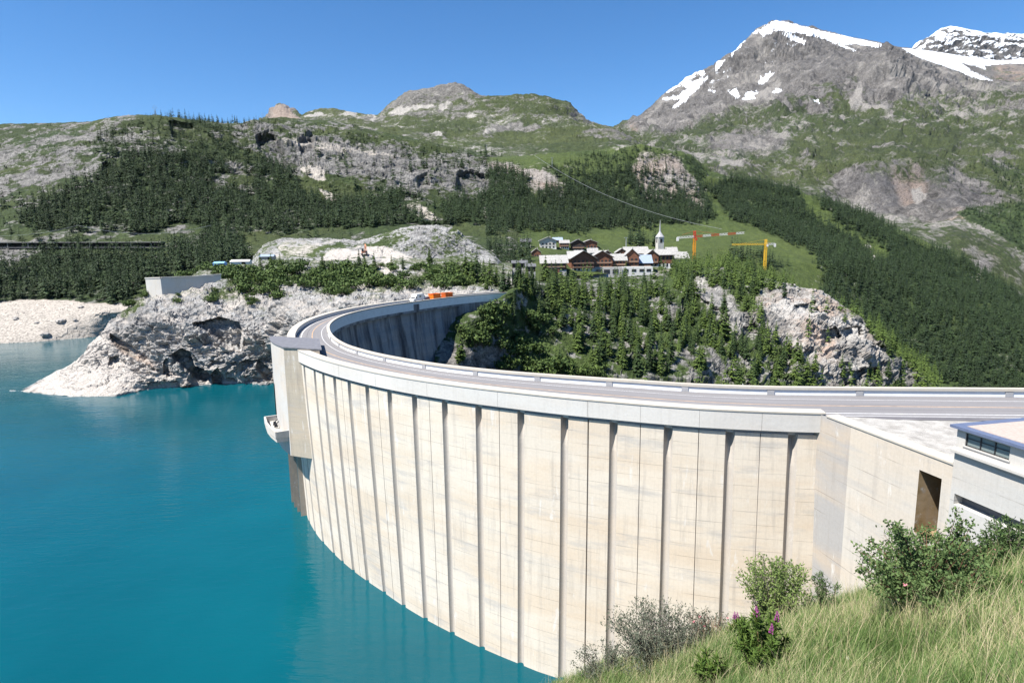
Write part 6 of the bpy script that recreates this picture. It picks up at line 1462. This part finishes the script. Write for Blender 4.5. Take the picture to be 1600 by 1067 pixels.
# ---- leafy plants and bushes on the slope, leaf by leaf
def branchy(w, h, nstem, nleaf, leaf, seed, up=.6, lean=(0, 0), narrow=.4, spread=1.0, long_=()):
    """stems tube list and leaf arrays for one bush standing at the origin; long_ = extra arching sprays (dx, dy, dz)"""
    rg = np.random.default_rng(seed); stems = []
    for k in range(nstem):
        a = rg.uniform(0, 6.283); r_ = w * .5 * math.sqrt(rg.random()) * spread; hh = h * rg.uniform(.55, 1.0) * (1 - .35 * (r_ / (w * .5)) ** 2)
        tip = np.array([math.cos(a) * r_ + lean[0] * hh, math.sin(a) * r_ + lean[1] * hh, hh]); mid = tip * .5 + np.array([rg.normal() * .05 * w, rg.normal() * .05 * w, .12 * hh * up])
        stems.append((np.array([rg.normal() * .05 * w, rg.normal() * .05 * w, -.1]), mid, tip))
    for tp in long_:
        tp = np.array(tp, float); stems.append((np.array([tp[0] * .1, tp[1] * .1, -.05]), tp * np.array([.45, .45, .62]), tp))
    V, F, T = [], [], []
    L_ = np.array([np.linalg.norm(s_[2] - s_[0]) for s_ in stems]); pr = L_ / L_.sum()
    for _ in range(nleaf):
        s_ = stems[rg.choice(len(stems), p=pr)]; f = 1 - .85 * rg.random() ** 1.25
        p = (1 - f) ** 2 * s_[0] + 2 * f * (1 - f) * s_[1] + f * f * s_[2]
        off = rg.normal(size=3) * np.array([.055, .055, .04]) * w * (.4 + .6 * (1 - f))
        d_ = rg.normal(size=3) + np.array([0, 0, .5]); d_ += (p - s_[0]) * .3; d_ /= np.linalg.norm(d_)
        s2 = np.cross(d_, rg.normal(size=3)); s2 /= np.linalg.norm(s2); n2_ = np.cross(d_, s2); l_ = leaf * rg.uniform(.55, 1.2)
        p = p + off; i = len(V)
        V += [p, p + d_ * l_ * .5 + s2 * l_ * narrow * .5 + n2_ * l_ * .07, p + d_ * l_, p + d_ * l_ * .5 - s2 * l_ * narrow * .5 + n2_ * l_ * .07]
        F += [(i, i + 1, i + 2), (i, i + 2, i + 3)]; tt = rg.random(); T += [tt * .8, tt, tt, tt]
    return stems, (np.array(V, np.float32), np.array(F, np.int32), np.array(T, np.float32))

M_LEAF_W = leaf_mat('willow_leaves', (0.075, 0.135, 0.028), (0.24, 0.30, 0.10), trans=.3)
M_LEAF_R = leaf_mat('rose_leaves', (0.036, 0.075, 0.022), (0.135, 0.195, 0.068), trans=.22)
M_LEAF_G = leaf_mat('grey_leaves', (0.055, 0.070, 0.045), (0.135, 0.145, 0.105), trans=.15)
M_LEAF_F = leaf_mat('fireweed_leaves', (0.040, 0.085, 0.015), (0.135, 0.20, 0.04), trans=.3)
M_STEMR = plain('reddish_stem', (0.16, 0.07, 0.05), .25, 20); M_STEMG = plain('grey_twig', (0.17, 0.14, 0.12), .2, 20)
M_MAG = plain('magenta_petals', (0.36, 0.07, 0.27), .2, 30); M_PINK = plain('pink_petals', (0.55, 0.20, 0.24), .2, 30); M_REDL = leaf_mat('reddened_leaves', (0.16, 0.05, 0.035), (0.34, 0.13, 0.085), trans=.2)
M_YEL = plain('yellow_petals', (0.65, 0.5, 0.04), .1, 30); M_CREAM = plain('cream_petals', (0.62, 0.6, 0.52), .1, 30)

def near_pt(x, y): return ground_at(x, y, ['near_slope'])
def bush(name, x, y, w, h, label, mat, stemmat, nstem, nleaf, leaf, seed, dist=None, flowers=None, cat='shrub', group=None, **kw):
    p = near_pt(x, y) if dist is None else Vector(at_r(x, y, dist)); k = float(p.y) / FPX
    e = empty(name, (p.x, p.y, p.z), label, cat, group, 0.0, 1.0, local=True)
    if 'long_' in kw: kw['long_'] = [(a * k, b, c_ * k) for a, b, c_ in kw['long_']]
    stems, arr = branchy(w * k, h * k, nstem, nleaf, leaf, seed, **kw)
    o_ = bpy.data.objects.new('foliage', tint_mesh('foliage', arr, mat)); COL.objects.link(o_); o_.parent = e
    mb = MB()
    for s_ in stems: mb.tube([s_[0], (s_[0] + 2 * s_[1] + s_[2]) / 4, (s_[1] + s_[2]) / 2 * .5 + s_[2] * .5 * .5 + s_[1] * .25, s_[2]], [.008, .006, .004, .002], 5)
    mb.build('stems', stemmat, e)
    if flowers:
        fm, cnt, size, nm = flowers; rr = random.Random(seed)
        for q in range(cnt):
            s_ = stems[(q * 7) % len(stems)]; c_ = Vector(s_[2]) * rr.uniform(.9, 1.05); mb = MB()
            for b_ in range(5):
                a = b_ * 1.2566 + q; d1 = Vector((math.cos(a), math.sin(a) * .5 - .5, math.sin(a) * .8)).normalized(); d2 = d1.orthogonal().normalized()
                mb.add([c_, c_ + d1 * size * .6 + d2 * size * .4, c_ + d1 * size, c_ + d1 * size * .6 - d2 * size * .4], [(0, 1, 2, 3)])
            mb.build(nm, fm, e)
    return e, stems, k

# low grey-green bush on the brow, with reddened sprigs
bush('grey_shrub', 1035, 1040, 205, 105, 'wide low grey-green bush on the brow of the slope, against the dam wall', M_LEAF_G, M_STEMG, 150, 15000, .060, 501, spread=1.05)
bush('grey_shrub', 950, 1062, 130, 62, 'small grey-green bush trailing down left of the wide one', M_LEAF_G, M_STEMG, 80, 6000, .055, 502)
bush('red_tinged_shrub', 1110, 1015, 90, 78, 'sparse bush with red-brown twigs between the grey bush and the pale-leaved one', M_LEAF_G, M_STEMR, 60, 2400, .05, 503, flowers=(M_PINK, 6, .03, 'blossom'))
bush('red_leaved_sprig', 1032, 1030, 34, 34, 'patch of reddened leaves at the foot of the wide grey bush', M_REDL, M_STEMR, 24, 900, .05, 504, cat='plant')
# pale-leaved willow bush with a dead twig
e, _, k = bush('willow_shrub', 1205, 985, 130, 148, 'bright pale-leaved bush with a bare dead twig sticking up, standing in front of the dam', M_LEAF_W, M_STEMG, 90, 6500, .078, 505, narrow=.38, spread=.9)
MB().tube([(-.02 * 12, 0, .4), (-.20, 0, 1.0), (-.24, 0, 1.62)], [.012, .010, .004], 6).build('dead_twig', M_STEMG, e)
bush('tall_herb', 1288, 968, 54, 88, 'thin clump of upright green stems right of the pale-leaved bush', M_LEAF_R, M_STEMG, 16, 1100, .08, 506, narrow=.22, spread=.8, cat='plant')
bush('tall_herb', 1262, 965, 28, 50, 'short leafy stems at the right foot of the pale-leaved bush', M_LEAF_R, M_STEMG, 14, 700, .08, 516, narrow=.25, cat='plant')
# fireweed
for (x, y, w, h, n_, lf, lab, seed, fl) in [(1190, 1066, 92, 136, 26, 2100, 'leafy fireweed clump with magenta flower spikes, below the pale-leaved bush', 507, 5), (1108, 1085, 54, 84, 13, 850, 'dark green leafy plant clump nearest the bottom edge, left of the fireweed', 508, 0), (1225, 1030, 50, 70, 12, 600, 'small leafy clump at the right shoulder of the fireweed', 509, 0), (1150, 1010, 46, 60, 12, 420, 'leafy clump with one magenta spike beside the red-twigged bush', 517, 2)]:
    e, st, k = bush('fireweed', x, y, w, h, lab, M_LEAF_F, M_STEMR, n_, int(lf * 1.6), .115, seed, narrow=.24, up=.2, cat='plant')
    tall = sorted(st, key=lambda s_: -s_[2][2] + abs(s_[2][0]) * .5)[:fl]; rr = random.Random(seed)
    for s_ in tall:
        mb = MB(); tip = Vector(s_[2]); ax = Vector((0, 0, 1))
        for q in range(26):
            c_ = tip + ax * (.16 * (q / 26)) ; a = q * 2.4; d1 = Vector((math.cos(a), math.sin(a), .2)) * (.032 * (1.15 - q / 26)); d2 = Vector((0, 0, .018))
            mb.add([c_, c_ + d1 - d2, c_ + d1 * 1.2, c_ + d1 + d2], [(0, 1, 2, 3)])
        mb.build('flower_spike', M_MAG, e)
# wild rose bushes by the spillway
bush('rose_bush', 1452, 958, 215, 150, 'large wild rose bush with long sprays reaching over the spillway opening', M_LEAF_R, M_STEMR, 170, 19000, .056, 510, narrow=.55, spread=1.12, flowers=(M_PINK, 5, .035, 'rose_flower'), long_=[(-80, -.1, 172), (-66, .1, 156), (-58, 0, 142), (38, .1, 180), (46, -.1, 168), (32, .05, 158), (-72, 0, 164), (-84, .05, 166), (-48, 0, 150), (40, 0, 172), (50, .1, 150), (-76, 0, 158), (-62, .1, 148), (36, 0, 164)])
bush('rose_bush', 1395, 955, 80, 80, 'smaller rose bush at the lower left of the large one', M_LEAF_R, M_STEMR, 60, 4500, .055, 511, narrow=.55)
bush('rose_bush', 1530, 915, 90, 92, 'rose bush right of the large one, in front of the gate house wall', M_LEAF_R, M_STEMR, 60, 4500, .055, 512, narrow=.55, flowers=(M_PINK, 3, .033, 'rose_flower'))
bush('willow_shrub', 1580, 890, 100, 92, 'narrow-leaved bush at the right edge of the photo, in front of the gate house', M_LEAF_R, M_STEMG, 60, 3800, .085, 513, narrow=.26)
# small flowers in the grass
for (x, y, w, h, lab, fm, n_, seed) in [(1330, 1050, 34, 30, 'cluster of small cream flowers low in the grass', M_CREAM, 26, 520), (1392, 962, 18, 26, 'few yellow flowers beside the rose bush foot', M_YEL, 6, 521), (1270, 965, 20, 44, 'pinkish seed heads left of the rose bushes', M_PINK, 10, 522), (985, 1078, 40, 22, 'scatter of white flowers at the lower left of the grass', M_CREAM, 30, 523)]:
    bush('wildflower', x, y, w, h, lab, M_LEAF_F, M_STEMG, 14, 90, .03, seed, flowers=(fm, n_, .022, 'blossom'), cat='flowers')
# ---------------------------------------------------------------- the air of the valley
hz = MB().box((0, 4200, 1150 - 90 + 60), (19000, 12400, 2520)).build('haze', plain('unused_haze', (1, 1, 1)))
hm = bpy.data.materials.new('mountain_air'); hm.use_nodes = True; nt_h = hm.node_tree; nt_h.nodes.clear()
vol = nt_h.nodes.new('ShaderNodeVolumePrincipled'); out_h = nt_h.nodes.new('ShaderNodeOutputMaterial')
vol.inputs['Color'].default_value = (0.72, 0.84, 1.0, 1); vol.inputs['Density'].default_value = 5e-6; vol.inputs['Anisotropy'].default_value = 0.1
nt_h.links.new(vol.outputs[0], out_h.inputs['Volume']); hz.data.materials.clear(); hz.data.materials.append(hm); tag(hz, kind='stuff')
